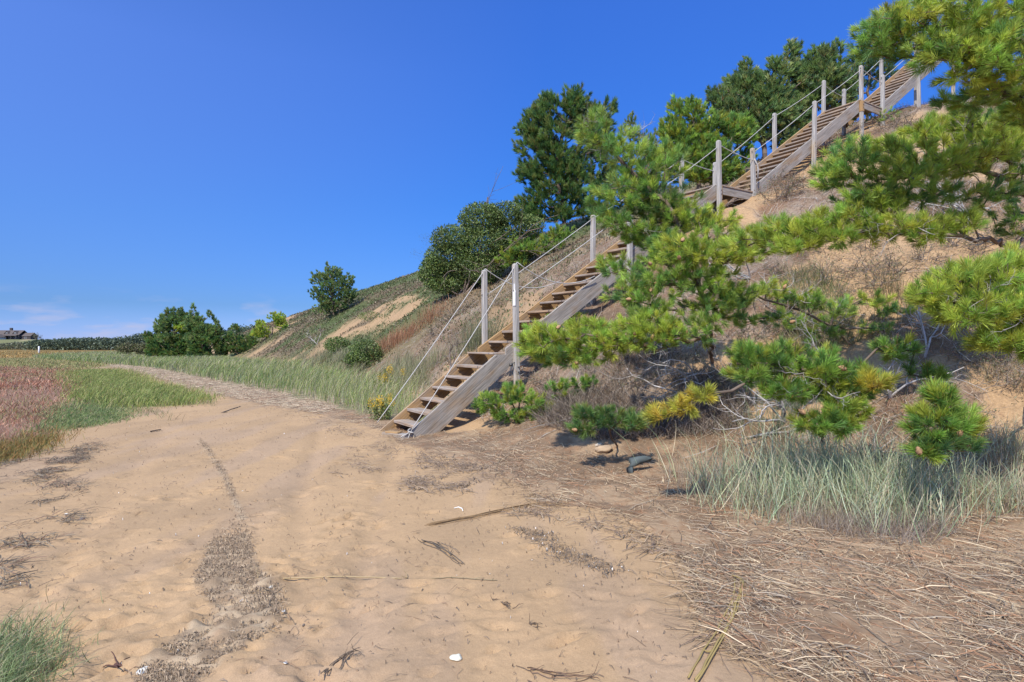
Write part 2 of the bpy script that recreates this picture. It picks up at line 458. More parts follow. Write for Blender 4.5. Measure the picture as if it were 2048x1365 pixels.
def tubes(A, B, ra, rb, cols, sides=5):
    """one tapered prism per limb segment"""
    A = np.asarray(A, float); B = np.asarray(B, float)
    d = unit(B - A)
    ref = np.where(np.abs(d[:, 2:3]) < 0.9, np.array([[0, 0, 1.0]]), np.array([[1.0, 0, 0]]))
    s = unit(np.cross(d, ref)); t = np.cross(d, s)
    ring = []
    for k in range(sides):
        a = 2 * math.pi * k / sides
        o = s * math.cos(a) + t * math.sin(a)
        ring.append((A - d * ra[:, None] * 0.3 + o * ra[:, None], B + o * rb[:, None]))
    V = np.stack([r[0] for r in ring] + [r[1] for r in ring], 1).reshape(-1, 3)
    i = np.arange(len(A))[:, None] * 2 * sides
    Fq = np.concatenate([np.concatenate([i + k, i + (k + 1) % sides, i + sides + (k + 1) % sides, i + sides + k], 1) for k in range(sides)], 0)
    return V, Fq, np.repeat(cols, 2 * sides, axis=0)
def path_tube(pts, radii, colr, sides=7):
    pts = np.asarray(pts, float); radii = np.asarray(radii, float)
    n = len(pts)
    tan = np.gradient(pts, axis=0); tan = unit(tan)
    ref = np.array([0.31, 0.2, 0.93])
    s = unit(np.cross(tan, ref)); t = np.cross(tan, s)
    V = []
    for k in range(sides):
        a = 2 * math.pi * k / sides
        V.append(pts + (s * math.cos(a) + t * math.sin(a)) * radii[:, None])
    V = np.stack(V, 1).reshape(-1, 3)
    Fq = []
    for i in range(n - 1):
        for k in range(sides):
            k2 = (k + 1) % sides
            Fq.append((i * sides + k, i * sides + k2, (i + 1) * sides + k2, (i + 1) * sides + k))
    # caps as fans of quads around added centres
    c0, c1 = len(V), len(V) + 1
    V = np.concatenate([V, pts[:1], pts[-1:]])
    for k in range(0, sides - 1, 2):
        Fq.append((c0, (k + 2) % sides, k + 1, k)); b = (n - 1) * sides
        Fq.append((c1, b + k, b + k + 1, b + (k + 2) % sides))
    return V, np.array(Fq), np.tile(np.asarray(colr, float), (len(V), 1))

# ------------------------------------------------------------------ trees
def grow(tips, trunk, rs, step=0.14, pl=0.35, sag=0.12):
    """limbs that reach every tip from the trunk; returns segments, radii, and a direction per tip"""
    pos = [np.array(trunk[0], float)]; par = [-1]; plen = [0.0]
    for a, b in zip(trunk[:-1], trunk[1:]):
        a = np.array(a); b = np.array(b); L = np.linalg.norm(b - a); k = max(1, int(L / step))
        for j in range(1, k + 1):
            pos.append(a + (b - a) * j / k + rs.normal(size=3) * 0.02 * min(1, L)); par.append(len(pos) - 2); plen.append(plen[-1] + L / k)
    pos = np.array(pos); plen = np.array(plen) * 0.6
    n0 = len(pos)
    cap = n0 + 60 * len(tips) + 10
    PP = np.zeros((cap, 3)); PP[:n0] = pos; PL = np.zeros(cap); PL[:n0] = plen; n = n0
    dist = np.min(np.linalg.norm(tips[:, None] - pos[None], axis=2), axis=1)
    order = np.argsort(dist)
    tipnode = {}
    for ti in order:
        t = tips[ti]
        dv = t - PP[:n]
        dd = np.linalg.norm(dv, axis=1)
        cost = dd + pl * PL[:n] + 0.5 * np.maximum(0, -(dv[:, 2])) + (np.arange(n) < 3) * 0.3
        j = int(np.argmin(cost)); L = dd[j]
        k = max(1, min(50, int(L / step)))
        a = PP[j].copy(); prev = j
        side = rs.normal(size=3) * 0.10 * L
        for q in range(1, k + 1):
            f = q / k
            p = a + (t - a) * f + (side + np.array([0, 0, -sag * L])) * f * (1 - f) * 2
            PP[n] = p; PL[n] = PL[prev] + L / k; par.append(prev); prev = n; n += 1
        tipnode[int(ti)] = prev
    PP = PP[:n]; par = np.array(par)
    cnt = np.zeros(n)
    for v in tipnode.values(): cnt[v] += 1
    for i in range(n - 1, 0, -1): cnt[par[i]] += cnt[i]
    return PP, par, cnt, tipnode

def lobes_points(lobes, spacing, rs, per=None, ragged=0.0):
    pts = []; lob = []
    for li, (c, r, k) in enumerate(lobes):
        got = 0; tries = 0
        while got < k and tries < k * 25:
            tries += 1
            v = rs.normal(size=3); v /= np.linalg.norm(v)
            p = c + v * (rs.rand() ** 0.45) * np.array(r)
            if ragged and fbm(np.array(p[0] + p[2] * 0.8), np.array(p[1] - p[2]), ragged, 2) < 0.465: continue
            if ragged and rs.rand() < 0.30: p = p + np.array([0, 0, 1]) * rs.rand() * 0.75 * r[2]
            if pts and np.min(np.linalg.norm(np.array(pts) - p, axis=1)) < spacing: continue
            pts.append(p); lob.append(li); got += 1
    return np.array(pts), np.array(lob)
def L(px, py, y, rx, ry, rd, k):
    return (P(px, py, y), (rx * y / F_PX, rd, ry * y / F_PX), k)

GREENS = dict(
    near=[(0.366, 0.506, 0.094), (0.279, 0.462, 0.094), (0.462, 0.550, 0.100), (0.193, 0.352, 0.100), (0.323, 0.440, 0.100)],
    bright=[(0.444, 0.540, 0.085), (0.520, 0.550, 0.091), (0.327, 0.490, 0.091), (0.404, 0.500, 0.085)],
    fresh=[(0.235, 0.396, 0.072), (0.304, 0.444, 0.078), (0.166, 0.300, 0.072), (0.386, 0.432, 0.066)],
    yellow=[(0.60, 0.52, 0.08), (0.52, 0.50, 0.08), (0.62, 0.48, 0.09), (0.44, 0.46, 0.08)],
    mid=[(0.135, 0.245, 0.066), (0.180, 0.285, 0.072), (0.090, 0.190, 0.066), (0.234, 0.280, 0.078)],
    dark=[(0.184, 0.291, 0.094), (0.239, 0.344, 0.104), (0.141, 0.230, 0.094), (0.303, 0.354, 0.125)],
    blue=[(0.090, 0.171, 0.090), (0.126, 0.216, 0.090), (0.180, 0.252, 0.072)],
)
DENS = 4.3
def make_cone(p, axis, size, rs, parent, colr=(0.40, 0.24, 0.13)):
    rings, sides = 7, 9
    axis = unit(np.asarray(axis, float)); ref = np.array([0.3, 0.9, 0.2]); s = unit(np.cross(axis, ref)); t = np.cross(axis, s)
    V = []; C = []
    for i in range(rings):
        f = i / (rings - 1)
        r = 0.36 * size * math.sin(math.pi * (0.10 + 0.86 * f)) ** 0.7 * (1 - 0.35 * f)
        for k in range(sides):
            a = 2 * math.pi * (k + 0.5 * (i % 2)) / sides
            rr = r * (1.12 if (i + k) % 2 else 0.86)
            V.append(p + axis * size * (f - 0.1) + (s * math.cos(a) + t * math.sin(a)) * rr)
            C.append(np.array(colr) * (1.15 if (i + k) % 2 else 0.7))
    Fq = [(i * sides + k, i * sides + (k + 1) % sides, (i + 1) * sides + (k + 1) % sides, (i + 1) * sides + k) for i in range(rings - 1) for k in range(sides)]
    o = link("pine_cone", mesh_np("pine_cone", np.array(V) - 0, np.array(Fq), np.array(C)), M_BARK, parent)
    o.matrix_parent_inverse = Matrix.Translation(parent.location).inverted()
    return o

def pine(name, label, base, trunk, lobes, pal, seed, nl=0.10, nw=0.0035, per=90, spacing=0.09, r0=0.006, cones=0, group=None, cat='pine tree',
         twigs=0, lobe_pal=None, droop=0.0, bark=(0.16, 0.12, 0.09), rmax=0.12, tuft=0.09, far=False):
    rs = np.random.RandomState(seed)
    base = np.array(base, float)
    root = empty(name, base)
    tag(root, label, cat, group)
    dn = 5.25 if far else DENS
    lobes = [(c_, r_, int(round(k_ * dn))) for c_, r_, k_ in lobes]
    if not far: nl *= 0.88; nw *= 0.95; tuft *= 0.95; spacing *= 0.92
    spacing *= 0.6; r0 *= 0.42; rmax *= 0.6; nw *= 1.25
    tips, lob = lobes_points(lobes, spacing, rs, None, min(2.2, 0.28 / spacing) if far else 0.0)
    PP, par, cnt, tn = grow(tips, [base] + [np.array(t) for t in trunk], rs)
    rad = np.minimum(rmax, r0 * np.maximum(cnt, 0.6) ** 0.5)
    rad = np.where(cnt == 0, 0.004, rad)
    ii = np.arange(1, len(PP)); jj = par[1:]
    bc = np.array(bark) * (1 + 0.25 * rs.normal(size=(len(ii), 1)))
    parts = [tubes(PP[jj], PP[ii], np.minimum(rad[jj], rad[ii] * 1.6), rad[ii], bc)]
    V, Fq, C = merge(parts)
    link("trunk", mesh_np("trunk", V - base, Fq, np.clip(C, 0.01, 1)), M_BARK, root)
    n = len(tips)
    ax = np.zeros((n, 3)); end = np.zeros((n, 3))
    for k in range(n):
        v = tn[k]; p = par[v]
        d = PP[v] - PP[p]
        ax[k] = d / (np.linalg.norm(d) + 1e-9)
        end[k] = PP[v]
    cen = np.array([lobes[i][0] for i in lob])
    ax = unit(ax * 0.55 + np.array([0, 0, 0.55]) + unit(end - cen) * 0.45 + rs.normal(size=(n, 3)) * 0.25)
    if far: nl *= 1.35; nw *= 1.1; tuft *= 1.8
    pc = np.array(GREENS[pal])
    tc = pc[rs.randint(len(pc), size=n)]
    if lobe_pal:
        for li, nm in lobe_pal.items():
            m = lob == li; q = np.array(GREENS[nm]); tc[m] = q[rs.randint(len(q), size=m.sum())]
    tc = tc * (1 + 0.14 * rs.normal(size=(n, 1)))
    tsz = rs.uniform(0.75, 1.15, n)
    k = np.repeat(np.arange(n), per)
    m = len(k)
    along = rs.rand(m) ** 0.8
    A = ax[k]
    bpos = end[k] + A * ((along - 0.75) * tuft * tsz[k])[:, None]
    ang = np.radians(rs.uniform(8, 52, m) if far else rs.uniform(8, 66, m)) * (1.12 - 0.5 * along)
    pv = perp(A, rs)
    d = A * np.cos(ang)[:, None] + pv * np.sin(ang)[:, None]
    d[:, 2] -= droop
    d = unit(d)
    cc = tc[k] * (1 + 0.16 * rs.normal(size=(m, 1)))
    dead = rs.rand(m) < 0.025
    cc[dead] = (0.34, 0.19, 0.06)
    V, Fq, C = needles(bpos, d, nl * tsz[k] * rs.uniform(0.75, 1.1, m), nw, np.clip(cc, 0.008, 0.9), rs)
    link("crown", mesh_np("crown", V - base, Fq, C), M_NEEDLE, root)
    if twigs:
        lo, hi = tips.min(0), tips.max(0)
        dead_twigs(root, base, PP[rs.randint(len(PP) // 3, size=twigs)], rs)
    if cones:
        front = np.argsort(end[:, 1] + rs.rand(n) * 0.25)[:max(cones, n // 3)]
        for q in rs.choice(front, cones, replace=False):
            make_cone(end[q] + np.array([0, -0.045, 0.0]) + rs.normal(size=3) * 0.015, ax[q] + rs.normal(size=3) * 0.5, rs.uniform(0.065, 0.085), rs, root)
    return root

def twig_path(p, d, Ln, rs, n=6, curl=0.35, up=0.0):
    pts = [np.array(p, float)]; d = unit(np.array(d, float))
    for i in range(n):
        d = unit(d + rs.normal(size=3) * curl / n ** 0.5 + np.array([0, 0, up / n]))
        pts.append(pts[-1] + d * Ln / n)
    return np.array(pts)
def branchy(p, d, Ln, r, rs, depth=2, colr=(0.30, 0.27, 0.24), curl=0.5, up=0.0, kids=4):
    """segments of a bare forked branch"""
    out = []
    pts = twig_path(p, d, Ln, rs, 7, curl, up)
    rr = np.linspace(r, r * 0.35, len(pts))
    out.append((pts[:-1], pts[1:], rr[:-1], rr[1:]))
    if depth > 0:
        for k in range(kids):
            i = rs.randint(2, len(pts) - 1)
            dd = unit(pts[i] - pts[i - 1]) + rs.normal(size=3) * 0.7
            out += branchy(pts[i], dd, Ln * rs.uniform(0.3, 0.6), rr[i] * 0.65, rs, depth - 1, colr, curl, up, max(2, kids - 1))
    return out
def seg_mesh(segs, colr, rs, sides=4):
    A = np.concatenate([s[0] for s in segs]); B = np.concatenate([s[1] for s in segs])
    ra = np.concatenate([s[2] for s in segs]); rb = np.concatenate([s[3] for s in segs])
    c = np.array(colr) * (1 + 0.2 * rs.normal(size=(len(A), 1)))
    return tubes(A, B, ra, rb, np.clip(c, 0.02, 1), sides)
def dead_twigs(root, base, starts, rs, Ln=(0.25, 0.6), colr=(0.34, 0.31, 0.28)):
    segs = []
    for p in starts:
        d = rs.normal(size=3); d[2] *= 0.4
        segs += branchy(p, d, rs.uniform(*Ln), 0.006, rs, 2, colr, 0.6, 0.1, 4)
    V, Fq, C = seg_mesh(segs, colr, rs)
    link("dead_branch", mesh_np("dead_branch", V - base, Fq, C), M_BARK, root)

def ground_pt(x, y, dz=0.0): return np.array([x, y, float(z_ground(x, y)) + dz])
# ------------------------------------------------------------------ staircase
def wood_mat(name, weathered, fresh, amount):
    """grey weathered softwood with long grain; the fresher brown shows in patches"""
    m, nt, b = node_mat(name, 0.85, 0.2)
    tc = nt.nodes.new("ShaderNodeAttribute"); tc.attribute_name = "grain"
    mp = nt.nodes.new("ShaderNodeMapping"); mp.inputs['Scale'].default_value = (1.4, 34, 34)
    nt.links.new(tc.outputs['Vector'], mp.inputs['Vector'])
    g = tex_noise(nt, 1.6, 8, 0.65, mp.outputs[0])
    mp2 = nt.nodes.new("ShaderNodeMapping"); mp2.inputs['Scale'].default_value = (0.9, 3, 3)
    nt.links.new(tc.outputs['Vector'], mp2.inputs['Vector'])
    pz = tex_noise(nt, 1.7, 5, 0.6, mp2.outputs[0])
    mx = nt.nodes.new("ShaderNodeMix"); mx.data_type = 'RGBA'
    mx.inputs[6].default_value = weathered + (1,); mx.inputs[7].default_value = fresh + (1,)
    nt.links.new(mapr(nt, pz.outputs[0], 0.62 - amount * 0.4, 0.80 - amount * 0.4, 0, 1), mx.inputs[0])
    c = mulcol(nt, mx.outputs[2], mapr(nt, g.outputs[0], 0.3, 0.7, 0.40, 1.28))
    vo = nt.nodes.new("ShaderNodeTexVoronoi"); vo.inputs['Scale'].default_value = 2.4
    mp3 = nt.nodes.new("ShaderNodeMapping"); mp3.inputs['Scale'].default_value = (1.0, 4, 4)
    nt.links.new(tc.outputs['Vector'], mp3.inputs['Vector']); nt.links.new(mp3.outputs[0], vo.inputs['Vector'])
    c = mulcol(nt, c, mapr(nt, vo.outputs['Distance'], 0.03, 0.09, 0.4, 1.0))
    nt.links.new(c, b.inputs['Base Color'])
    bp = nt.nodes.new("ShaderNodeBump"); bp.inputs['Strength'].default_value = 0.4; bp.inputs['Distance'].default_value = 0.004
    nt.links.new(g.outputs[0], bp.inputs['Height']); nt.links.new(bp.outputs[0], b.inputs['Normal'])
    return m
M_GREY = wood_mat("weathered grey timber", (0.36, 0.32, 0.275), (0.33, 0.235, 0.15), 0.32)
M_BROWN = wood_mat("brown timber", (0.34, 0.26, 0.19), (0.42, 0.26, 0.12), 0.7)
M_TREAD = wood_mat("worn tread timber", (0.36, 0.295, 0.24), (0.38, 0.26, 0.165), 0.42)
M_POST = wood_mat("silvery post timber", (0.43, 0.40, 0.36), (0.42, 0.32, 0.21), 0.25)

_gr = np.random.RandomState(5)
def prism(name, poly, axis_a, axis_b, axis_c, origin, thick, mat, parent, bevel=0.004, grain=None):
    """extrude a polygon lying in (axis_a, axis_b) by thick along axis_c; grain runs along the given axis"""
    bm = bmesh.new()
    a, b_, c = Vector(axis_a), Vector(axis_b), Vector(axis_c)
    o = Vector(origin)
    lo = [bm.verts.new(o + a * p + b_ * q) for p, q in poly]
    hi = [bm.verts.new(o + a * p + b_ * q + c * thick) for p, q in poly]
    n = len(poly)
    bm.faces.new(lo[::-1]); bm.faces.new(hi)
    for i in range(n): bm.faces.new((lo[i], lo[(i + 1) % n], hi[(i + 1) % n], hi[i]))
    bmesh.ops.recalc_face_normals(bm, faces=bm.faces)
    if bevel: bmesh.ops.bevel(bm, geom=bm.edges[:], offset=bevel, segments=1, profile=0.7, affect='EDGES')
    me = bpy.data.meshes.new(name); bm.to_mesh(me); bm.free()
    g = Vector(grain if grain else axis_a).normalized()
    h = g.orthogonal().normalized(); k = g.cross(h)
    off = _gr.rand(3) * 40
    at = me.attributes.new("grain", 'FLOAT_VECTOR', 'POINT')
    co = np.empty(len(me.vertices) * 3); me.vertices.foreach_get("co", co); co = co.reshape(-1, 3)
    R = np.array([g, h, k])
    at.data.foreach_set("vector", (co @ R.T + off).astype(np.float32).ravel())
    return link(name, me, mat, parent)
def box(name, u0, u1, v0, v1, w0, w1, mat, parent, grain='u', bevel=0.004):
    ax = {'u': (1, 0, 0), 'v': (0, 1, 0), 'w': (0, 0, 1)}[grain]
    return prism(name, [(u0, v0), (u1, v0), (u1, v1), (u0, v1)], (1, 0, 0), (0, 1, 0), (0, 0, 1), (0, 0, w0), w1 - w0, mat, parent, bevel, ax)

TH = 0.572; SD = np.array([math.cos(TH), math.sin(TH)]); SN = np.array([-math.sin(TH), math.cos(TH)])
SR0 = np.array([0.091, 10.538])
W = 1.1
stair = empty("wooden_staircase", (SR0[0], SR0[1], 0), TH)
tag(stair, "long weathered wooden staircase climbing the bluff with posts, landings and rope rails", "staircase")
def sw(u, v):
    p = SR0 + SD * u + SN * v
    return float(z_ground(p[0], p[1]))
def stringer(u0, z0, u1, z1, v0, mat=None, depth=0.36, ends='plumb'):
    """a sloping side board; the top edge runs from (u0,z0) to (u1,z1)"""
    pl = [(u0, z0 - depth), (u1, z1 - depth), (u1, z1), (u0, z0)] if ends == 'plumb' else ends
    s = (z1 - z0) / (u1 - u0)
    return prism("stringer", pl, (1, 0, 0), (0, 0, 1), (0, 1, 0), (0, v0, 0), 0.042, mat or M_GREY, stair, 0.004, (1, 0, s))
VR, VL = 0.05, W - 0.092       # near faces of right and left side boards
U1, U1b, U2, U2b = 5.34, 6.586, 11.31, 12.46
Z1, Z2 = 5.03, 8.19
UL0 = -2.10; SL = 0.77
def ztop(u): return 0.05 + SL * (u + 2.08)           # lower flight, top edge of side boards
SU = 0.655
def zup(u): return Z1 + 0.02 - SU * (U1 - u)
S2 = (Z2 - Z1) / (U2 - U1b) 
def z2(u): return Z1 + 0.10 + S2 * (u - U1b)
S3 = 0.67; U3 = U2b + 4.6
def z3(u): return Z2 + 0.10 + S3 * (u - U2b)

for v in (VR, VL):
    ub = UL0 - 0.14
    pl = [(ub, ztop(ub) - 0.10), (ub + 0.50, -0.12), (-0.02, ztop(-0.38) - 0.26), (-0.02, ztop(-0.38)), (-0.38, ztop(-0.38))]
    if v == VR: pl = [(-2.16, -0.10), (-1.70, -0.10), (-0.03, 1.17), (-0.03, 1.315), (-0.40, 1.315), (-2.10, 0.035)]
    else: pl = [(-2.22, -0.10), (-1.75, -0.10), (-0.03, 1.17), (-0.03, 1.315), (-0.40, 1.315), (-2.16, 0.0)]
    prism("stringer", pl, (1, 0, 0), (0, 0, 1), (0, 1, 0), (0, v, 0), 0.042, M_GREY if v == VR else M_BROWN, stair, 0.004, (1, 0, SL))
    m = M_GREY if v == VR else M_BROWN
    u0 = -0.20
    stringer(u0, zup(u0), 2.45, zup(2.45), v + 0.001, m); stringer(2.453, zup(2.453), U1, zup(U1), v + 0.001, m)
    stringer(U1b + 0.02, z2(U1b + 0.02), U2, z2(U2) - 0.08, v, m)
    stringer(U2b + 0.02, z3(U2b + 0.02), U3, z3(U3), v, m)

def tread(u, z, uw=0.27, mat=None):
    """two boards on a cleat; its nosing at u, its top at z"""
    j = _gr.normal() * 0.004
    return box("tread", u, u + uw, VR + 0.044, VL - 0.002, z - 0.040, z + j, mat or M_TREAD, stair, 'v', 0.006)
def cleats(u, z):
    for v0 in (VR + 0.044, VL - 0.032):
        box("cleat", u + 0.03, u + 0.24, v0, v0 + 0.03, z - 0.105, z - 0.0405, M_BROWN, stair, 'u', 0.003)
for k in range(1, 7):
    z = 0.185 * k + 0.01
    u = -2.08 + (z - 0.05) / SL + 0.02
    tread(u, z); cleats(u, z)
tread(-0.44, 1.357, 0.34)
nf = 19
for k in range(1, nf):
    z = 1.357 + (Z1 - 1.357) * k / nf
    u = U1 - (Z1 - z) / SU - 0.02
    tread(u, z); 
    if k < 10: cleats(u, z)
n2 = 17
for k in range(1, n2):
    z = Z1 + (Z2 - Z1) * k / n2
    tread(U1b + (z - Z1) / S2 - 0.02, z, 0.26)
n3 = 16
for k in range(1, n3):
    z = Z2 + S3 * (U3 - U2b) * k / n3
    tread(U2b + (z - Z2) / S3 - 0.02, z, 0.26)

def landing(u0, u1, z):
    root = box("landing", u0 - 0.03, u1, -0.01, W + 0.03, z - 0.035, z, M_TREAD, stair, 'v', 0.005)
    box("rim_beam", u0 + 0.09, u1, 0.005, 0.045, z - 0.215, z - 0.0355, M_GREY, root, 'u')
    box("rim_beam", u0 + 0.09, u1, W - 0.045, W - 0.005, z - 0.215, z - 0.0355, M_GREY, root, 'u')
    box("rim_beam", u0 + 0.001, u0 + 0.041, 0.095, W - 0.047, z - 0.19, z - 0.0355, M_BROWN, root, 'v')
    box("corner_block", u0 - 0.025, u0 + 0.075, -0.046, 0.046, z - 0.33, z - 0.0355, M_BROWN, root, 'w')
    for k in range(1, 8):
        pass
    return root
landing(U1, U1b, Z1)
landing(U2, U2b, Z2)

def post(u, v, top, foot=None, dome=True):
    """square post with a rounded top"""
    g = sw(u, v) - 0.25 if foot is None else foot
    h = 0.0445
    bm = bmesh.new()
    prof = [(h, g), (h, top - 0.05), (h * 0.93, top - 0.022), (h * 0.62, top - 0.005), (0.012, top)]
    tx, ty = _gr.normal(size=2) * 0.016
    rings = []
    for r, z in prof:
        c = r * 0.82
        f = (z - g) / (top - g)
        pts = [(-r, -c), (-c, -r), (c, -r), (r, -c), (r, c), (c, r), (-c, r), (-r, c)]
        rings.append([bm.verts.new((u + tx * f + a, v + ty * f + b, z)) for a, b in pts])
    for A, B in zip(rings[:-1], rings[1:]):
        for i in range(8): bm.faces.new((A[i], A[(i + 1) % 8], B[(i + 1) % 8], B[i]))
    bm.faces.new(rings[-1]); bm.faces.new(rings[0][::-1])
    me = bpy.data.meshes.new("post"); bm.to_mesh(me); bm.free()
    at = me.attributes.new("grain", 'FLOAT_VECTOR', 'POINT')
    co = np.empty(len(me.vertices) * 3); me.vertices.foreach_get("co", co); co = co.reshape(-1, 3)
    at.data.foreach_set("vector", (co[:, [2, 0, 1]] + _gr.rand(3) * 40).astype(np.float32).ravel())
    return link("post", me, M_POST, stair)
M_STEEL, _nt, _b = node_mat("dull steel", 0.45, 0.5); _b.inputs['Metallic'].default_value = 0.8; _b.inputs['Base Color'].default_value = (0.12, 0.115, 0.11, 1)
M_ROPE = bpy.data.materials.new("white rope"); M_ROPE.use_nodes = True
_nt = M_ROPE.node_tree; _b = _nt.nodes["Principled BSDF"]; _b.inputs['Roughness'].default_value = 0.9
_at = _nt.nodes.new("ShaderNodeTexCoord"); _wv = _nt.nodes.new("ShaderNodeTexWave"); _wv.inputs['Scale'].default_value = 22; _wv.inputs['Distortion'].default_value = 1
_nt.links.new(_at.outputs['Object'], _wv.inputs['Vector'])
_cr = _nt.nodes.new("ShaderNodeMix"); _cr.data_type = 'RGBA'; _cr.inputs[6].default_value = (0.33, 0.31, 0.28, 1); _cr.inputs[7].default_value = (0.52, 0.49, 0.45, 1)
_nt.links.new(_wv.outputs[0], _cr.inputs[0]); _nt.links.new(_cr.outputs[2], _b.inputs['Base Color'])

def eye_bolt(p, u, v, z, du=-1):
    """threaded shank through the post with a ring at one side"""
    parts = []
    c = np.array([u + du * 0.062, v, z])
    a = np.linspace(0, 2 * math.pi, 11)
    ring = c + np.stack([0.016 * np.cos(a), 0 * a, 0.016 * np.sin(a)], 1)
    parts.append(path_tube(ring, np.full(11, 0.005), (1, 1, 1), 5))
    parts.append(path_tube([[u + du * 0.047, v, z], [u, v, z], [u - du * 0.058, v, z]], [0.006] * 3, (1, 1, 1), 5))
    V, Fq, C = merge(parts)
    link("eye_bolt", mesh_np("eye_bolt", V, Fq), M_STEEL, p)
    return c
posts = {}
VP, VQ = 0.0, W
for key, u, v, top in (
    ("B", 0, VP, 1.34 + 1.56), ("B", 0, VQ, 1.34 + 1.555), ("M1", 2.64, VP, zup(2.64) + 0.93), ("M1", 2.64, VQ, zup(2.64) + 0.95),
    ("C1", U1 + 0.03, VP, Z1 + 0.96), ("C1", U1 + 0.03, VQ, Z1 + 0.93), ("E1", U1b, VP, Z1 + 1.02), ("E1", U1b, VQ, Z1 + 0.95),
    ("M2", 9.02, VP, z2(9.02) + 0.90), ("M2", 9.02, VQ, z2(9.02) + 0.94), ("C2", U2 + 0.03, VP, Z2 + 0.95), ("C2", U2 + 0.03, VQ, Z2 + 0.92),
    ("E2", U2b, VP, Z2 + 0.95), ("E2", U2b, VQ, Z2 + 0.93), ("M3", U2b + 2.19, VP, z3(U2b + 2.19) + 0.9), ("M3", U2b + 2.19, VQ, z3(U2b + 2.19) + 0.9),
    ("T3", U3 - 0.1, VP, z3(U3) + 0.92), ("T3", U3 - 0.1, VQ, z3(U3) + 0.92)):
    p = post(u, v, top)
    posts[(key, v)] = (p, u, v, top)
    eye_bolt(p, u, v, top - 0.10)
    zb = {'B': 1.10, 'M1': zup(2.64) - 0.18, 'C1': Z1 - 0.14, 'E1': Z1 - 0.12, 'M2': z2(9.02) - 0.18, 'C2': Z2 - 0.14, 'E2': Z2 - 0.12}.get(key, z3(u) - 0.18)
    for dz in (0.0, -0.085):
        sv = -1 if v == VP else 1
        Vb, Fb, _ = path_tube([[u, v + sv * 0.040, zb + dz], [u, v + sv * 0.056, zb + dz]], [0.016, 0.013], (1, 1, 1), 6)
        link('bolt', mesh_np('bolt', Vb, Fb), M_STEEL, p)
    if key == "B": eye_bolt(p, u, v, top - 0.48)

def rope(a, b, sag=0.0, n=16):
    a = np.array(a, float); b = np.array(b, float)
    f = np.linspace(0, 1, n)[:, None]
    p = a + (b - a) * f; p[:, 2] -= (4 * f * (1 - f))[:, 0] * sag
    V, Fq, C = path_tube(p, np.full(n, 0.0085), (1, 1, 1), 6)
    return link("rope", mesh_np("rope", V, Fq, smooth=True), M_ROPE, stair)
def at(key, v, dz):
    p, u, vv, top = posts[(key, v)]
    return np.array([u, vv, top + dz])
for v, side in ((VP, -1), (VQ, 1)):
    foot = np.array([-1.98, v + 0.035, 0.13]) if side < 0 else np.array([-2.12, v + 0.02, 0.16])
    top = at("B", v, 0.02)
    rope(foot, top, 0.03)
    m1 = at("M1", v, -0.08)
    rope(top, np.array([1.75, v - 0.01, zup(1.75) + 0.08]), 0.24)
    rope(at("B", v, -0.46) + [0.05, 0, 0], m1, 0.02)
    rope(m1, at("C1", v, -0.10), 0.04)
    rope(at("C1", v, -0.09), at("E1", v, -0.30 if side < 0 else -0.22), 0.03)
    rope(at("E1", v, -0.10), at("M2", v, -0.09), 0.03); rope(at("M2", v, -0.09), at("C2", v, -0.10), 0.03)
    rope(at("C2", v, -0.10), at("E2", v, -0.24), 0.03)
    rope(at("E2", v, -0.10), at("M3", v, -0.09), 0.03); rope(at("M3", v, -0.09), at("T3", v, -0.10), 0.03)
# knot at the foot of the near rope, and a loose rope end hanging at the first landing
kn = []
rsk = np.random.RandomState(2)
c = np.array([-1.985, VR - 0.022, 0.13])
for q in range(4):
    a = np.linspace(0, 2 * math.pi, 12); r = 0.026
    n_ = unit(rsk.normal(size=3)); s_ = unit(np.cross(n_, [0.2, 0.1, 1])); t_ = np.cross(n_, s_)
    kn.append(path_tube(c + rsk.normal(size=3) * 0.012 + r * (np.cos(a)[:, None] * s_ + np.sin(a)[:, None] * t_), np.full(12, 0.009), (1, 1, 1), 6))
kn.append(path_tube(twig_path(c, (-0.3, -0.1, -1), 0.16, rsk, 6, 0.3), np.full(7, 0.009), (1, 1, 1), 6))
kn.append(path_tube(twig_path(c, (-0.7, -0.1, -0.8), 0.17, rsk, 6, 0.3), np.full(7, 0.009), (1, 1, 1), 6))
V, Fq, C = merge(kn); link("rope_knot", mesh_np("rope_knot", V, Fq, smooth=True), M_ROPE, stair)
e1 = at("E1", VP, -0.30)
V, Fq, C = path_tube(np.array([e1 + [-0.05, -0.05, 0.02], e1 + [0.04, -0.06, -0.10], e1 + [0.075, -0.055, -0.2], e1 + [0.075, -0.05, -0.42]]), [0.016, 0.018, 0.022, 0.018], (1, 1, 1), 7)
link("rope_end", mesh_np("rope_end", V, Fq, smooth=True), M_ROPE, stair)
# white weathered plate on the near foot post, and the bolt that holds the lower flight
M_WHITE, _nt, _b = node_mat("chipped white paint", 0.7, 0.3)
_n = tex_noise(_nt, 40, 6, 0.7); _c = _nt.nodes.new("ShaderNodeMix"); _c.data_type = 'RGBA'; _c.inputs[6].default_value = (0.8, 0.78, 0.74, 1); _c.inputs[7].default_value = (0.35, 0.3, 0.25, 1)
_nt.links.new(mapr(_nt, _n.outputs[0], 0.55, 0.68, 0, 1), _c.inputs[0]); _nt.links.new(_c.outputs[2], _b.inputs['Base Color'])
pb = posts[("B", VP)][0]
zt = 1.34 + 1.56
prism("white_plate", [(-0.03, zt - 0.74), (0.03, zt - 0.74), (0.028, zt - 0.50), (0.008, zt - 0.46), (0.006, zt - 0.36), (-0.012, zt - 0.36), (-0.015, zt - 0.46), (-0.03, zt - 0.5)],
      (0, 1, 0), (0, 0, 1), (1, 0, 0), (-0.072, 0.0, 0), 0.024, M_WHITE, pb, 0.003, (0, 0, 1))
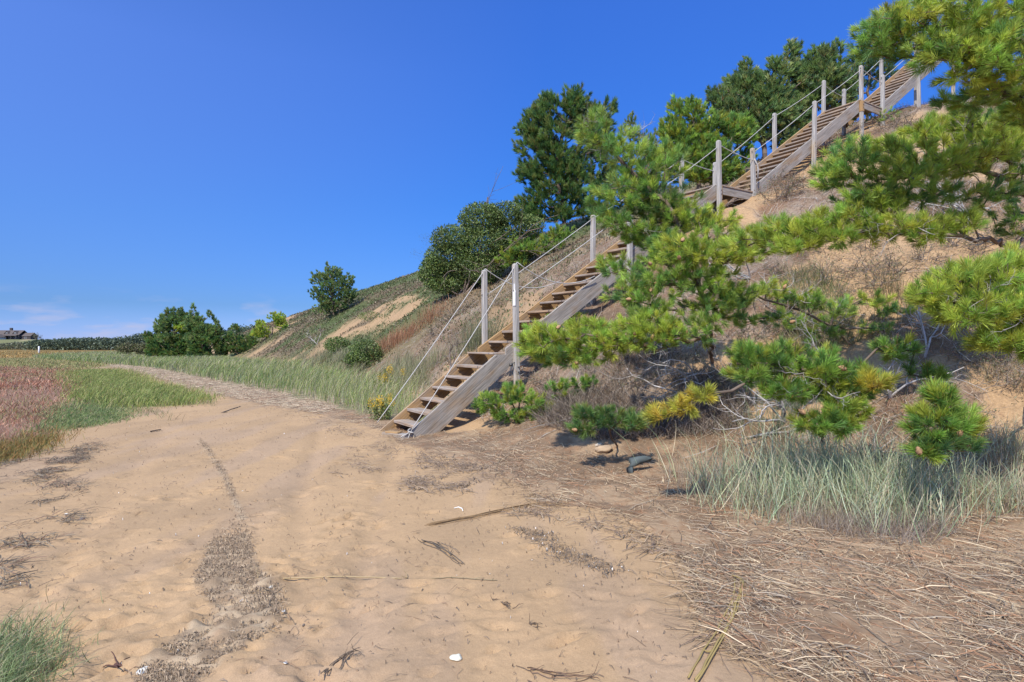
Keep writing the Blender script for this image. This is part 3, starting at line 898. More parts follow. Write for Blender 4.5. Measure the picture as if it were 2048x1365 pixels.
V, Fq, C = merge([path_tube([[-0.12, -0.01, 1.14], [-0.12, 0.045, 1.14]], [0.022, 0.022], (1, 1, 1), 8), path_tube([[-0.16, 0.0, 1.13], [-0.05, 0.0, 1.18]], [0.009, 0.009], (1, 1, 1), 6)])
link("hinge_bolt", mesh_np("hinge_bolt", V, Fq), M_STEEL, stair)

# loose board half buried at the foot of the stairs
x, y = G(770, 869); 
pk = empty("wooden_plank", (x, y, float(z_ground(x, y))), TH + math.radians(-62))
tag(pk, "short loose wooden board half buried in sand at the foot of the stairs", "plank")
box("board", -0.02, 0.56, -0.06, 0.07, -0.03, 0.035, M_GREY, pk, 'u', 0.005)
box("cleat", 0.04, 0.30, -0.05, 0.06, 0.036, 0.058, M_BROWN, pk, 'u', 0.004)
# ------------------------------------------------------------------ pines and shrubs
def dep(px, py):
    return G(px, py)[1]
def far_lobes(spec, y, rdk=0.8):
    """lobes given as (px, py, rx, ry, count) at distance y; depth radius follows the width"""
    return [L(a, b, y, c, d, max(0.25, c * y / F_PX * rdk), k) for a, b, c, d, k in spec]

# near young pine in front of the stairs
yb = 8.0
b = G3(1425, 725)
pine("young_pine", "young green pine with brown cones growing close in front of the stairs", b,
     [P(1418, 640, 8.1), P(1385, 520, 8.0), P(1345, 420, 7.9), P(1262, 342, 7.9), P(1205, 275, 7.9)],
     [L(1188, 262, 7.9, 38, 38, .25, 9), L(1245, 300, 7.9, 55, 45, .3, 12), L(1310, 325, 7.9, 60, 42, .3, 12), L(1225, 395, 7.8, 55, 45, .35, 13),
      L(1330, 415, 8.0, 85, 45, .35, 18), L(1430, 450, 8.0, 55, 34, .3, 9), L(1235, 445, 7.7, 60, 28, .3, 8), L(1400, 500, 7.4, 105, 36, .3, 20),
      L(1480, 505, 7.3, 60, 30, .25, 9), L(1335, 560, 7.4, 70, 40, .3, 13), L(1265, 590, 7.4, 55, 34, .25, 9), L(1235, 535, 7.5, 45, 22, .2, 6),
      L(1082, 688, 7.3, 52, 38, .25, 20), L(1180, 685, 7.3, 75, 46, .3, 28), L(1290, 668, 7.2, 85, 42, .3, 26), L(1395, 655, 7.4, 60, 34, .3, 9),
      L(1300, 620, 7.3, 60, 25, .3, 8), L(1300, 470, 8.0, 60, 36, .3, 16), L(1372, 440, 8.0, 60, 36, .3, 14), L(1295, 395, 8.0, 55, 36, .3, 13), L(1345, 505, 7.6, 70, 36, .3, 14), L(1272, 360, 8.0, 50, 34, .3, 10), L(1410, 560, 7.5, 60, 36, .3, 10), L(1420, 610, 7.5, 60, 30, .3, 8), L(1130, 715, 7.3, 60, 20, .25, 8), L(1450, 600, 7.6, 80, 40, .3, 9), L(1560, 470, 7.2, 60, 30, .25, 9)],
     'near', 21, nl=0.125, nw=0.0046, per=95, spacing=0.10, cones=22, twigs=16,
     lobe_pal={4: 'mid', 5: 'bright', 7: 'bright', 8: 'bright', 12: 'bright', 13: 'bright', 14: 'bright', 18: 'bright', 6: 'fresh'}, rmax=0.05)

# overhanging pine at the upper right
bx, by = 6.3, 6.6
pine("overhanging_pine", "pine leaning in from the upper right corner, hanging in front of the top flight", ground_pt(bx, by),
     [(5.9, 6.3, 4.6), (5.2, 5.8, 5.2), (4.4, 5.5, 5.0)],
     [L(1745, 75, 5.3, 45, 40, .25, 10), L(1800, 45, 5.3, 60, 40, .3, 12), L(1880, 25, 5.3, 80, 45, .35, 16), L(1960, 50, 5.3, 80, 55, .35, 18),
      L(2040, 40, 5.3, 80, 60, .4, 16), L(1870, 100, 5.2, 60, 34, .25, 11), L(1950, 125, 5.2, 70, 40, .3, 14), L(2030, 140, 5.2, 70, 50, .35, 14),
      L(2110, 90, 5.3, 60, 80, .4, 12), L(1985, 180, 5.6, 70, 24, .3, 8), L(2090, 190, 5.6, 60, 40, .35, 8), L(1800, 90, 5.4, 45, 28, .2, 6), L(1930, 205, 5.7, 60, 22, .25, 5), L(2050, 225, 5.7, 60, 26, .3, 7), L(1905, 75, 5.3, 60, 30, .3, 9), L(1985, 100, 5.2, 60, 34, .3, 10)],
     'near', 22, nl=0.11, nw=0.0036, per=100, spacing=0.095, twigs=8, lobe_pal={1: 'bright', 2: 'bright', 3: 'bright', 4: 'bright', 6: 'bright', 7: 'bright', 13: 'bright', 14: 'bright'}, rmax=0.06)

# spreading pine across the slope right of the stairs
b = G3(2075, 420)
pine("spreading_pine", "low spreading pine on the sandy slope right of the upper flights, in several flat layers", b,
     [P(2020, 360, 6.6), P(1930, 330, 6.5), P(1840, 335, 6.4)],
     [L(2010, 245, 6.6, 80, 36, .35, 14), L(1920, 250, 6.6, 70, 30, .3, 12), L(1850, 275, 6.5, 60, 32, .3, 11), L(1770, 300, 6.4, 55, 28, .3, 9),
      L(1700, 335, 6.3, 60, 38, .3, 12), L(1665, 355, 6.3, 36, 26, .2, 5), L(1790, 360, 6.2, 80, 40, .3, 14), L(1850, 325, 6.3, 90, 36, .3, 14),
      L(1950, 320, 6.4, 80, 40, .35, 13), L(2050, 290, 6.5, 60, 40, .35, 10), L(1740, 395, 6.2, 70, 24, .25, 8), L(2070, 350, 6.4, 50, 40, .3, 8),
      L(1900, 385, 6.3, 70, 20, .25, 5), L(1990, 400, 6.3, 60, 30, .3, 6), L(2050, 440, 6.2, 50, 36, .3, 6), L(1970, 290, 6.5, 70, 34, .3, 9), L(1830, 390, 6.2, 60, 24, .25, 6), L(1690, 300, 6.4, 40, 20, .2, 4)],
     'near', 23, nl=0.115, nw=0.0042, per=95, spacing=0.10, twigs=22, lobe_pal={0: 'bright', 1: 'bright', 2: 'bright', 3: 'bright', 9: 'bright', 6: 'bright', 7: 'bright', 8: 'bright', 15: 'bright'}, rmax=0.05)
b = G3(2060, 505)
pine("layered_pine", "long low pine branch lying along the slope beneath the spreading pine, with bright tips", b,
     [P(1960, 475, 6.0), P(1850, 468, 6.0), P(1740, 462, 6.1), P(1640, 470, 6.3)],
     [L(1550, 465, 6.4, 45, 30, .2, 8), L(1630, 452, 6.3, 50, 28, .2, 9), L(1700, 440, 6.2, 55, 34, .22, 11), L(1770, 455, 6.1, 50, 30, .22, 9),
      L(1850, 460, 6.0, 60, 26, .22, 10), L(1920, 448, 6.0, 40, 24, .2, 7), L(1480, 480, 6.6, 40, 26, .2, 6), L(1590, 490, 6.3, 50, 22, .2, 6), L(1670, 475, 6.2, 50, 18, .2, 5), L(1760, 410, 6.2, 45, 22, .2, 5)],
     'bright', 24, nl=0.115, nw=0.004, per=95, spacing=0.10, twigs=14, rmax=0.035)
b = G3(1700, 690); ym = b[1]
pine("sprawling_pine", "low sprawling pine with thin grey limbs across the mid slope above the low fresh pine", b,
     [P(1660, 650, ym - .1), P(1600, 620, ym - .2), P(1530, 600, ym - .3)],
     [L(1480, 590, ym - .3, 40, 18, .25, 5), L(1545, 578, ym - .2, 46, 20, .25, 6), L(1610, 600, ym - .2, 46, 20, .25, 6), L(1672, 622, ym - .1, 44, 20, .25, 6), L(1735, 600, ym, 46, 18, .25, 5),
      L(1560, 640, ym - .3, 46, 16, .25, 5), L(1640, 670, ym - .2, 40, 16, .2, 4), L(1790, 620, ym, 40, 18, .25, 4), L(1500, 640, ym - .4, 36, 16, .2, 4), L(1755, 660, ym - .1, 40, 16, .2, 4)],
     'near', 33, nl=0.11, nw=0.0045, per=90, spacing=0.10, twigs=26, cones=3, lobe_pal={1: 'bright', 4: 'bright', 2: 'fresh', 6: 'fresh'}, rmax=0.03)
b = G3(2090, 760)
pine("bushy_pine", "bushy yellow green pine at the right edge on the steep sand, below the spreading pine", b,
     [P(2080, 690, 5.0), P(2020, 640, 4.9), P(1950, 610, 4.9)],
     [L(1855, 590, 4.9, 36, 24, .2, 7), L(1905, 565, 4.9, 50, 32, .25, 11), L(1985, 550, 4.9, 55, 36, .25, 13), L(2050, 530, 4.9, 50, 44, .3, 12),
      L(1925, 625, 4.8, 60, 32, .25, 12), L(2005, 620, 4.8, 60, 44, .3, 16), L(2065, 620, 4.8, 50, 50, .3, 12), L(1995, 685, 4.8, 50, 26, .2, 9),
      L(2060, 690, 4.8, 40, 30, .2, 7), L(2110, 580, 4.9, 50, 70, .3, 10)],
     'bright', 25, nl=0.105, nw=0.0035, per=100, spacing=0.085, twigs=14, rmax=0.035)
b = G3(1640, 880)
pine("low_pine", "low fresh green pine above the beach grass, with one yellowed branch reaching left", b,
     [P(1660, 830, 5.6), P(1640, 780, 5.6), P(1600, 740, 5.6)],
     [L(1500, 712, 5.6, 36, 26, .2, 8), L(1555, 722, 5.6, 52, 36, .25, 12), L(1640, 738, 5.5, 55, 40, .25, 14), L(1705, 765, 5.5, 50, 34, .22, 10),
      L(1610, 780, 5.5, 70, 26, .2, 7), L(1690, 815, 5.4, 50, 34, .2, 9), L(1745, 765, 5.3, 34, 18, .15, 5), L(1360, 815, 5.3, 34, 14, .10, 3), L(1400, 790, 5.3, 26, 12, .08, 2),
     L(1315, 830, 5.3, 20, 8, .08, 2),  L(1790, 700, 5.5, 45, 20, .2, 5), L(1680, 850, 5.3, 30, 20, .15, 4), L(1850, 745, 5.4, 40, 20, .2, 3), L(1490, 745, 5.5, 34, 20, .2, 5), L(1570, 780, 5.4, 50, 20, .2, 6), L(1640, 845, 5.3, 46, 22, .2, 7)],
     'fresh', 26, nl=0.115, nw=0.0042, per=100, spacing=0.085, cones=3, twigs=16, lobe_pal={6: 'yellow', 7: 'yellow', 8: 'yellow', 9: 'yellow', 5: 'bright'}, rmax=0.03)
b = G3(1900, 925)
pine("pine_sapling", "dark green pine sapling with a cone standing behind the beach grass at the right", b,
     [P(1892, 870, 4.9), P(1885, 800, 4.9)],
     [L(1880, 795, 4.9, 24, 26, .12, 4), L(1862, 845, 4.85, 40, 30, .2, 6), L(1922, 848, 4.85, 36, 26, .2, 5), L(1890, 890, 4.8, 60, 20, .2, 5), L(1850, 900, 4.8, 24, 14, .12, 2)],
     'fresh', 27, nl=0.13, nw=0.0042, per=110, spacing=0.075, cones=2, lobe_pal={3: 'mid'}, rmax=0.02)
b = G3(1235, 893)
pine("low_pine", "small dark green pine lying low at the slope foot above the driftwood lump", b,
     [P(1215, 860, 7.0)],
     [L(1170, 832, 7.0, 26, 20, .15, 6), L(1215, 836, 7.0, 36, 20, .18, 8), L(1262, 842, 7.0, 32, 20, .18, 7), L(1165, 858, 6.9, 28, 10, .12, 4)],
     'mid', 28, nl=0.10, nw=0.0042, per=90, spacing=0.08, cones=2, rmax=0.02)
b = G3(1030, 845)
pine("low_pine", "bright green small pine beside the stair foot, against the near lower post", b,
     [P(1030, 815, 9.6)],
     [L(980, 810, 9.6, 34, 22, .25, 9), L(1030, 790, 9.6, 40, 22, .28, 11), L(1070, 815, 9.5, 32, 26, .25, 9), L(1020, 832, 9.5, 40, 12, .25, 6), L(1125, 778, 9.5, 36, 18, .25, 6), L(1170, 765, 9.4, 26, 14, .2, 4)],
     'fresh', 29, nl=0.11, nw=0.006, per=80, spacing=0.10, rmax=0.02)
for i, (px, py, sc, lab) in enumerate(((1620, 668, 1.0, "small pine seedling on bare slope above the low fresh green pine"),
                                       (1745, 252, 1.3, "small pine seedling below the second landing's corner"),
                                       (1590, 625, 0.8, "little sparse pine seedling beside dead twigs in mid slope"),
                                       (1130, 655, 0.8, "tiny pine seedling under the stair's near side board"))):
    b = G3(px, py); y = b[1]
    pine("pine_seedling", lab, b, [b + Vector((0, 0, 0.12 * sc))],
         [L(px - 22, py - 22, y, 30 * sc, 14 * sc, .2, 5), L(px + 24, py - 20, y, 30 * sc, 14 * sc, .2, 5)], 'fresh' if i != 1 else 'near', 40 + i, nl=0.11, nw=0.005, per=70, spacing=0.08, rmax=0.015)

# trees on the dune, behind and beside the stairs
D = G(1130, 470)[1]
b = G3(1130, 472)
pine("dune_pine", "tall open pine on the dune left of the upper stairs, seen against the sky", b,
     [P(1128, 420, D), P(1110, 340, D), P(1125, 270, D), P(1150, 215, D)],
     far_lobes([(1105, 212, 24, 18, 14), (1150, 205, 30, 20, 18), (1205, 225, 30, 20, 16), (1065, 260, 34, 18, 18), (1120, 262, 50, 28, 34), (1190, 262, 40, 26, 24),
                (1060, 300, 32, 18, 16), (1110, 320, 50, 24, 30), (1180, 310, 40, 30, 26), (1060, 350, 30, 22, 16), (1100, 375, 50, 22, 26), (1070, 405, 40, 20, 20),
                (1150, 385, 45, 26, 26), (1190, 360, 40, 30, 26), (1060, 432, 30, 16, 14), (1110, 430, 40, 16, 18), (1190, 420, 40, 24, 20), (1085, 235, 34, 22, 20), (1090, 290, 40, 20, 22), (1080, 345, 44, 22, 24), (1140, 345, 44, 22, 22), (1210, 300, 26, 22, 14), (1140, 230, 40, 20, 20)], D, 0.6),
     'mid', 51, nl=0.21, nw=0.017, per=52, spacing=0.21, tuft=0.14, r0=0.012, rmax=0.16, twigs=14, bark=(0.10, 0.075, 0.06), far=True)
D2 = D + 3.5
pine("dune_pine", "narrow pine tip showing between the tall open pine and the young pine's top", ground_pt(P(1262, 400, D2)[0], D2),
     [P(1262, 330, D2), P(1260, 245, D2)],
     far_lobes([(1260, 245, 12, 14, 7), (1262, 275, 22, 16, 12), (1275, 310, 40, 24, 24), (1310, 330, 36, 20, 20), (1285, 355, 44, 26, 26), (1320, 380, 40, 26, 24), (1250, 390, 40, 24, 20), (1315, 285, 24, 26, 14), (1230, 320, 26, 26, 14), (1345, 320, 26, 26, 14), (1215, 360, 30, 26, 16), (1240, 420, 50, 20, 20)], D2, 0.8), 'dark', 52, nl=0.14, nw=0.016, per=44, spacing=0.18, r0=0.01, rmax=0.08, far=True)
D3 = 19.5
pine("dune_pine", "rounded mid green pine just left of the first landing", ground_pt(P(1400, 380, D3)[0], D3),
     [P(1395, 330, D3), P(1385, 240, D3)],
     far_lobes([(1350, 225, 14, 16, 9), (1385, 232, 26, 20, 18), (1360, 270, 40, 26, 34), (1420, 265, 44, 24, 34), (1350, 315, 44, 26, 34), (1420, 310, 55, 26, 44),
                (1470, 270, 40, 24, 28), (1480, 310, 30, 24, 18), (1380, 350, 50, 20, 24), (1440, 345, 45, 22, 22)], D3, 0.7),
     'fresh', 53, nl=0.14, nw=0.015, per=46, spacing=0.20, r0=0.012, rmax=0.12, far=True)
D4 = 23.0
pine("dune_pine", "broad dark pine rising behind the middle flight", ground_pt(P(1530, 290, D4)[0], D4),
     [P(1525, 240, D4), P(1540, 160, D4), P(1560, 125, D4)],
     far_lobes([(1585, 108, 14, 16, 10), (1500, 138, 20, 14, 12), (1560, 150, 44, 20, 34), (1490, 175, 40, 22, 34), (1440, 205, 34, 18, 22), (1540, 195, 50, 28, 52), (1470, 225, 55, 24, 46),
                (1600, 185, 40, 30, 34), (1540, 240, 60, 28, 52), (1590, 235, 34, 30, 26), (1490, 265, 40, 18, 22), (1560, 280, 40, 20, 20)], D4, 0.6),
     'dark', 54, nl=0.16, nw=0.018, per=46, spacing=0.22, r0=0.013, rmax=0.16, far=True)
pine("dune_pine", "second dark pine right of the broad one, reaching just as high behind the middle flight", ground_pt(P(1655, 230, D4)[0], D4),
     [P(1655, 180, D4), P(1665, 120, D4)],
     far_lobes([(1672, 103, 16, 12, 9), (1640, 120, 30, 16, 20), (1680, 130, 26, 20, 20), (1620, 150, 30, 20, 20), (1660, 165, 40, 22, 36), (1700, 160, 20, 24, 12), (1630, 195, 36, 22, 28), (1680, 200, 30, 20, 20)], D4, 0.7),
     'dark', 55, nl=0.16, nw=0.018, per=46, spacing=0.22, r0=0.013, rmax=0.13, far=True)
D5 = 24.5
pine("dune_pine", "thin sparse pine behind the second landing", ground_pt(P(1735, 190, D5)[0], D5),
     [P(1738, 150, D5), P(1735, 95, D5)],
     far_lobes([(1735, 95, 16, 12, 8), (1715, 120, 22, 12, 8), (1755, 118, 24, 14, 9), (1740, 145, 40, 14, 13), (1775, 150, 24, 16, 9), (1720, 175, 30, 12, 8)], D5, 0.8),
     'blue', 56, nl=0.15, nw=0.016, per=38, spacing=0.22, r0=0.011, rmax=0.09, twigs=6, far=True)
b = G3(1075, 520); D6 = b[1]
pine("low_pine", "low spreading pine between the big leafy bush and the lower flight", b, [P(1075, 500, D6)],
     far_lobes([(1030, 520, 40, 18, 18), (1090, 490, 40, 18, 18), (1120, 470, 30, 14, 10), (1050, 500, 34, 14, 12)], D6, 0.7), 'fresh', 57, nl=0.14, nw=0.012, per=50, spacing=0.16, rmax=0.05, far=True)
b = G3(668, 632); D7 = b[1]
pine("dune_pine", "single dark pine standing on the green dune slope left of the big leafy bush", b, [P(665, 600, D7), P(662, 545, D7)],
     far_lobes([(665, 545, 18, 12, 20), (645, 562, 24, 12, 22), (690, 565, 20, 12, 20), (660, 580, 36, 14, 34), (640, 600, 28, 14, 22), (695, 592, 22, 12, 18), (670, 608, 36, 14, 24), (645, 622, 26, 8, 10)], D7, 0.9),
     'dark', 58, nl=0.17, nw=0.03, per=36, spacing=0.28, r0=0.014, rmax=0.14, far=True)
b = G3(862, 525); D8 = b[1]
pine("dune_pine", "dark pointed evergreen on the skyline at the left of the leafy bush", b, [P(862, 500, D8), P(866, 460, D8)],
     far_lobes([(880, 458, 18, 10, 14), (850, 478, 18, 10, 14), (830, 508, 14, 10, 8), (870, 490, 30, 16, 30), (845, 512, 22, 10, 14)], D8, 0.9),
     'dark', 59, nl=0.16, nw=0.028, per=36, spacing=0.25, r0=0.012, rmax=0.1, far=True)
# clump at the far end of the bluff
D9 = 72.0
def shoots(pts, rx=6, ry=9, k=7): return [(x_, y_, rx, ry, k) for x_, y_ in pts]
pine("dune_pine", "broad rounded pine at the far left end of the dune", ground_pt(P(345, 705, D9)[0], D9), [P(345, 680, D9), P(352, 645, D9)],
     far_lobes(shoots([(336, 634), (348, 630), (361, 632), (372, 640), (324, 644), (313, 654), (304, 662), (296, 672), (384, 650)]) +
               [(350, 644, 18, 8, 18), (325, 660, 18, 9, 20), (365, 658, 18, 9, 20), (308, 680, 14, 9, 16), (340, 678, 24, 9, 26), (378, 678, 18, 10, 20), (322, 694, 26, 8, 24), (365, 694, 24, 8, 22),
                (312, 704, 20, 6, 18), (350, 705, 26, 6, 24), (318, 713, 22, 6, 18), (352, 714, 26, 6, 22), (380, 713, 18, 6, 16)], D9, 0.9),
     'mid', 60, nl=0.30, nw=0.05, per=30, spacing=0.36, r0=0.02, rmax=0.2, lobe_pal={11: 'bright', 13: 'dark', 9: 'dark', 0: 'dark', 1: 'dark', 2: 'dark', 4: 'dark', 5: 'dark', 10: 'dark'}, far=True)
pine("dune_pine", "spiky topped pine touching the rounded pine at the dune's far left end", ground_pt(P(412, 705, D9 - 3)[0], D9 - 3), [P(400, 670, D9 - 3), P(386, 622, D9 - 3)],
     far_lobes(shoots([(386, 622), (386, 632), (379, 640), (394, 640), (404, 646), (420, 634), (423, 642), (436, 650), (442, 658), (372, 652)], 5, 7, 6) +
               [(388, 652, 16, 8, 18), (408, 662, 18, 8, 20), (430, 668, 14, 9, 16), (395, 680, 22, 9, 22), (425, 686, 22, 9, 22), (405, 698, 24, 8, 22), (438, 700, 20, 7, 18), (400, 712, 22, 6, 18), (432, 712, 20, 6, 16)], D9 - 3, 0.9),
     'dark', 61, nl=0.30, nw=0.05, per=30, spacing=0.36, r0=0.02, rmax=0.2, lobe_pal={14: 'mid', 15: 'mid', 16: 'mid'}, far=True)
b = G3(475, 712); D10 = b[1]
pine("low_pine", "low green pine at the dune foot right of the far pine pair", b, [P(475, 695, D10), P(472, 668, D10)],
     far_lobes([(470, 660, 8, 8, 8), (465, 678, 18, 9, 18), (490, 684, 22, 9, 22), (470, 698, 26, 9, 24), (500, 694, 20, 8, 14)], D10, 0.9), 'mid', 62, nl=0.22, nw=0.045, per=34, spacing=0.35, r0=0.015, rmax=0.12, far=True)
b = G3(545, 672); D11 = b[1]
pine("low_pine", "yellowish pine on the far dune slope beside the sand streak", b, [P(545, 655, D11), P(548, 640, D11)],
     far_lobes([(552, 640, 18, 9, 20), (535, 652, 22, 9, 22), (525, 668, 22, 9, 18), (560, 655, 14, 8, 10)], D11, 0.9), 'bright', 63, nl=0.22, nw=0.04, per=30, spacing=0.35, r0=0.014, rmax=0.1, far=True)
def leaf_bush(name, label, base, lobes, cols, n, size, seed, cat='bush', group=None, stems=5, flat=0.0):
    rs = np.random.RandomState(seed)
    base = np.array(base, float)
    root = empty(name, base); tag(root, label, cat, group)
    tot = sum(k for *_, k in lobes)
    Pn, C = [], []
    for c, r, k in lobes:
        m = int(n * k / tot)
        v = unit(rs.normal(size=(m, 3)))
        # leaves sit on many little sprays rather than evenly
        q = c + v * (rs.rand(m, 1) ** 0.28) * np.array(r)
        nz = fbm(q[:, 0] * 3 + q[:, 2] * 2.1, q[:, 1] * 3 + q[:, 2] * 1.7, 1.0, 3)
        keep = nz > 0.32
        q = q[keep]
        Pn.append(q)
    p = np.concatenate(Pn)
    below = p[:, 2] > z_ground(p[:, 0], p[:, 1]) + 0.02
    p = p[below]
    m = len(p)
    cc = palette(m, cols, rs, 0.2)
    pn = vnoise(p[:, 0] * 1.3 + p[:, 2] * 1.1, p[:, 1] * 1.3 - p[:, 2] * 0.7)
    cc *= (0.75 + 0.5 * pn)[:, None]
    d = unit(rs.normal(size=(m, 3)) + np.array([0, 0, 0.5]))
    sd = perp(d, rs)
    Ls = size * rs.uniform(0.7, 1.3, (m, 1)); Ws = Ls * 0.45
    V = np.stack([p, p + d * Ls * 0.5 + sd * Ws * 0.5, p + d * Ls, p + d * Ls * 0.5 - sd * Ws * 0.5], 1).reshape(-1, 3)
    i = np.arange(m)[:, None] * 4
    Fq = np.concatenate([i, i + 1, i + 2, i + 3], 1)
    link("foliage", mesh_np("foliage", V - base, Fq, np.clip(np.repeat(cc, 4, axis=0), 0.01, 1)), M_LEAF, root)
    segs = []
    for k in range(stems):
        c, r, _ = lobes[k % len(lobes)]
        dv = c - base
        segs += branchy(base + rs.normal(size=3) * [0.12, 0.12, 0.02], dv, np.linalg.norm(dv) * 1.1 + 0.05, 0.012 + 0.01 * np.linalg.norm(dv), rs, 2, curl=0.3)
    V, Fq, C = seg_mesh(segs, (0.17, 0.13, 0.10), rs)
    link("stem", mesh_np("stem", V - base, Fq, C), M_BARK, root)
    return root
BAY = [(0.10, 0.16, 0.04), (0.075, 0.12, 0.035), (0.14, 0.20, 0.045), (0.17, 0.20, 0.055)]
b = G3(925, 590); D = b[1] + 0.6
leaf_bush("leafy_bush", "big dense dark green leafy bush on the slope above the stair foot", b,
          far_lobes([(965, 440, 50, 34, 14), (1010, 430, 40, 26, 9), (910, 480, 50, 30, 12), (970, 490, 60, 38, 16), (900, 520, 54, 34, 14), (870, 545, 34, 34, 9),
                     (950, 540, 60, 34, 14), (1010, 480, 36, 40, 9), (1055, 455, 36, 26, 8), (1045, 495, 30, 30, 7), (900, 570, 50, 20, 8)], D, 0.8), BAY, 60000, 0.10, 70, stems=9)
b = G3(730, 738)
leaf_bush("leafy_bush", "small dark green leafy bush standing in the beach grass left of the stairs", b,
          far_lobes([(730, 705, 34, 26, 8), (712, 722, 24, 20, 5), (748, 722, 24, 20, 5)], b[1], 0.9), BAY, 8000, 0.08, 71)
b = G3(676, 705)
leaf_bush("leafy_bush", "smaller leafy shrub just left of the small dark bush in the grass", b,
          far_lobes([(676, 690, 28, 16, 6)], b[1], 0.9), BAY, 3500, 0.085, 72)
b = G3(745, 640)
leaf_bush("leafy_bush", "low yellow green shrub on the bare sand streak of the dune", b,
          far_lobes([(740, 633, 26, 10, 6), (765, 642, 22, 8, 4)], b[1], 0.9), [(0.16, 0.20, 0.04), (0.10, 0.15, 0.04)], 1300, 0.08, 73)
b = G3(270, 712)
leaf_bush("leafy_bush", "brownish bushes where the marsh meets the far pines", ground_pt(P(270, 700, 80)[0], 80),
          far_lobes([(255, 697, 22, 10, 5), (285, 698, 20, 11, 5)], 80, 0.9), [(0.13, 0.11, 0.05), (0.10, 0.11, 0.04)], 1500, 0.3, 74)
b = G3(1300, 300)
rs = np.random.RandomState(75)
rt = empty("bare_bush", ground_pt(P(1302, 400, 21.0)[0], 21.0)); tag(rt, "thin bare reddish bush tip rising against the sky between two dune pines", "bush")
sg = []
for k in range(7):
    sg += branchy(np.array(rt.location) + rs.normal(size=3) * [.15, .15, 0], (rs.normal() * .12, rs.normal() * .12, 1), rs.uniform(2.0, 3.1), 0.018, rs, 2, curl=0.25, up=0.3, kids=6)
V, Fq, C = seg_mesh(sg, (0.26, 0.15, 0.12), rs); link("twigs", mesh_np("twigs", V - np.array(rt.location), Fq, C), M_BARK, rt)

# grass tufts, goldenrod and dead branches that stand out singly
def tuft(name, label, px, py, n, h, cols, seed, w=0.006, spread=0.18, lean=0.5, cat='grass tuft', group=None, bend=0.5):
    rs = np.random.RandomState(seed)
    b = np.array(G3(px, py))
    o2 = rs.normal(size=(n, 2)) * spread
    x = b[0] + o2[:, 0]; y = b[1] + o2[:, 1]
    p = np.stack([x, y, z_ground(x, y) - 0.02], 1)
    d = unit(np.stack([o2[:, 0] * 1.2 + rs.normal(size=n) * 0.25, o2[:, 1] * 1.2 + rs.normal(size=n) * 0.25, np.full(n, 1.0)], 1) * [lean, lean, 1])
    V, Fq, C = blades(p, d, h * rs.uniform(0.5, 1.1, n), w, np.clip(palette(n, cols, rs, 0.2), 0.01, 1), rs, bend)
    o = link(name, mesh_np(name, V - b, Fq, C), M_GRASS, None, b)
    return tag(o, label, cat, group)
RUST = [(0.36, 0.17, 0.09), (0.30, 0.135, 0.07), (0.42, 0.25, 0.14)]
GREY = [(0.30, 0.26, 0.20), (0.24, 0.20, 0.15), (0.36, 0.30, 0.22)]
BLUEG = [(0.20, 0.25, 0.14), (0.25, 0.29, 0.17), (0.16, 0.21, 0.11), (0.36, 0.31, 0.20)]
tuft("grass_tuft", "rusty red grass tuft on the sandy slope left of the stair posts", 800, 688, 560, 0.85, RUST, 80, 0.010, 0.38)
tuft("grass_tuft", "second rusty red grass tuft higher up beside the dark low shrub", 862, 640, 360, 0.8, RUST, 81, 0.010, 0.36)
tuft("grass_tuft", "third rusty red grass tuft lower down, nearest the small dark bush", 765, 700, 320, 0.7, RUST, 79, 0.010, 0.36)
tuft("grass_tuft", "large grey green grass tuft behind the left foot post of the stairs", 955, 690, 700, 0.95, [(0.14, 0.17, 0.08), (0.22, 0.22, 0.12), (0.10, 0.13, 0.06), (0.30, 0.26, 0.17)], 82, 0.008, 0.28)
tuft("grass_tuft", "pale dry grass tuft on the slope between the bush and the left foot post", 850, 740, 500, 0.8, [(0.28, 0.27, 0.14), (0.36, 0.31, 0.19), (0.22, 0.23, 0.11)], 83, 0.008, 0.35)
tuft("grass_tuft", "brown dry grass clump on the slope right of the young pine", 1780, 605, 260, 0.45, [(0.20, 0.14, 0.06), (0.16, 0.15, 0.06), (0.27, 0.19, 0.09)], 84, 0.006, 0.16)
tuft("grass_tuft", "thin dry grass clump at the right post of the first landing", 1500, 392, 160, 0.5, [(0.36, 0.27, 0.15), (0.30, 0.22, 0.12)], 85, 0.007, 0.16)
tuft("grass_tuft", "dry grass clump along the near side of the middle flight", 1560, 375, 200, 0.4, [(0.33, 0.22, 0.13), (0.26, 0.15, 0.09)], 86, 0.007, 0.2)
tuft("grass_tuft", "low orange red plant cover clump above the spreading pine by the middle flight", 1650, 305, 260, 0.3, [(0.30, 0.10, 0.05), (0.24, 0.12, 0.07)], 87, 0.008, 0.28)
tuft("grass_tuft", "grey dry grass clump hanging over the low dark pine at the slope foot", 1140, 815, 650, 0.42, GREY, 88, 0.005, 0.25, 1.2, bend=0.8)
tuft("grass_tuft", "green and tan grass stalks in front of the low fresh pine", 1560, 860, 260, 0.6, BLUEG, 89, 0.005, 0.22)
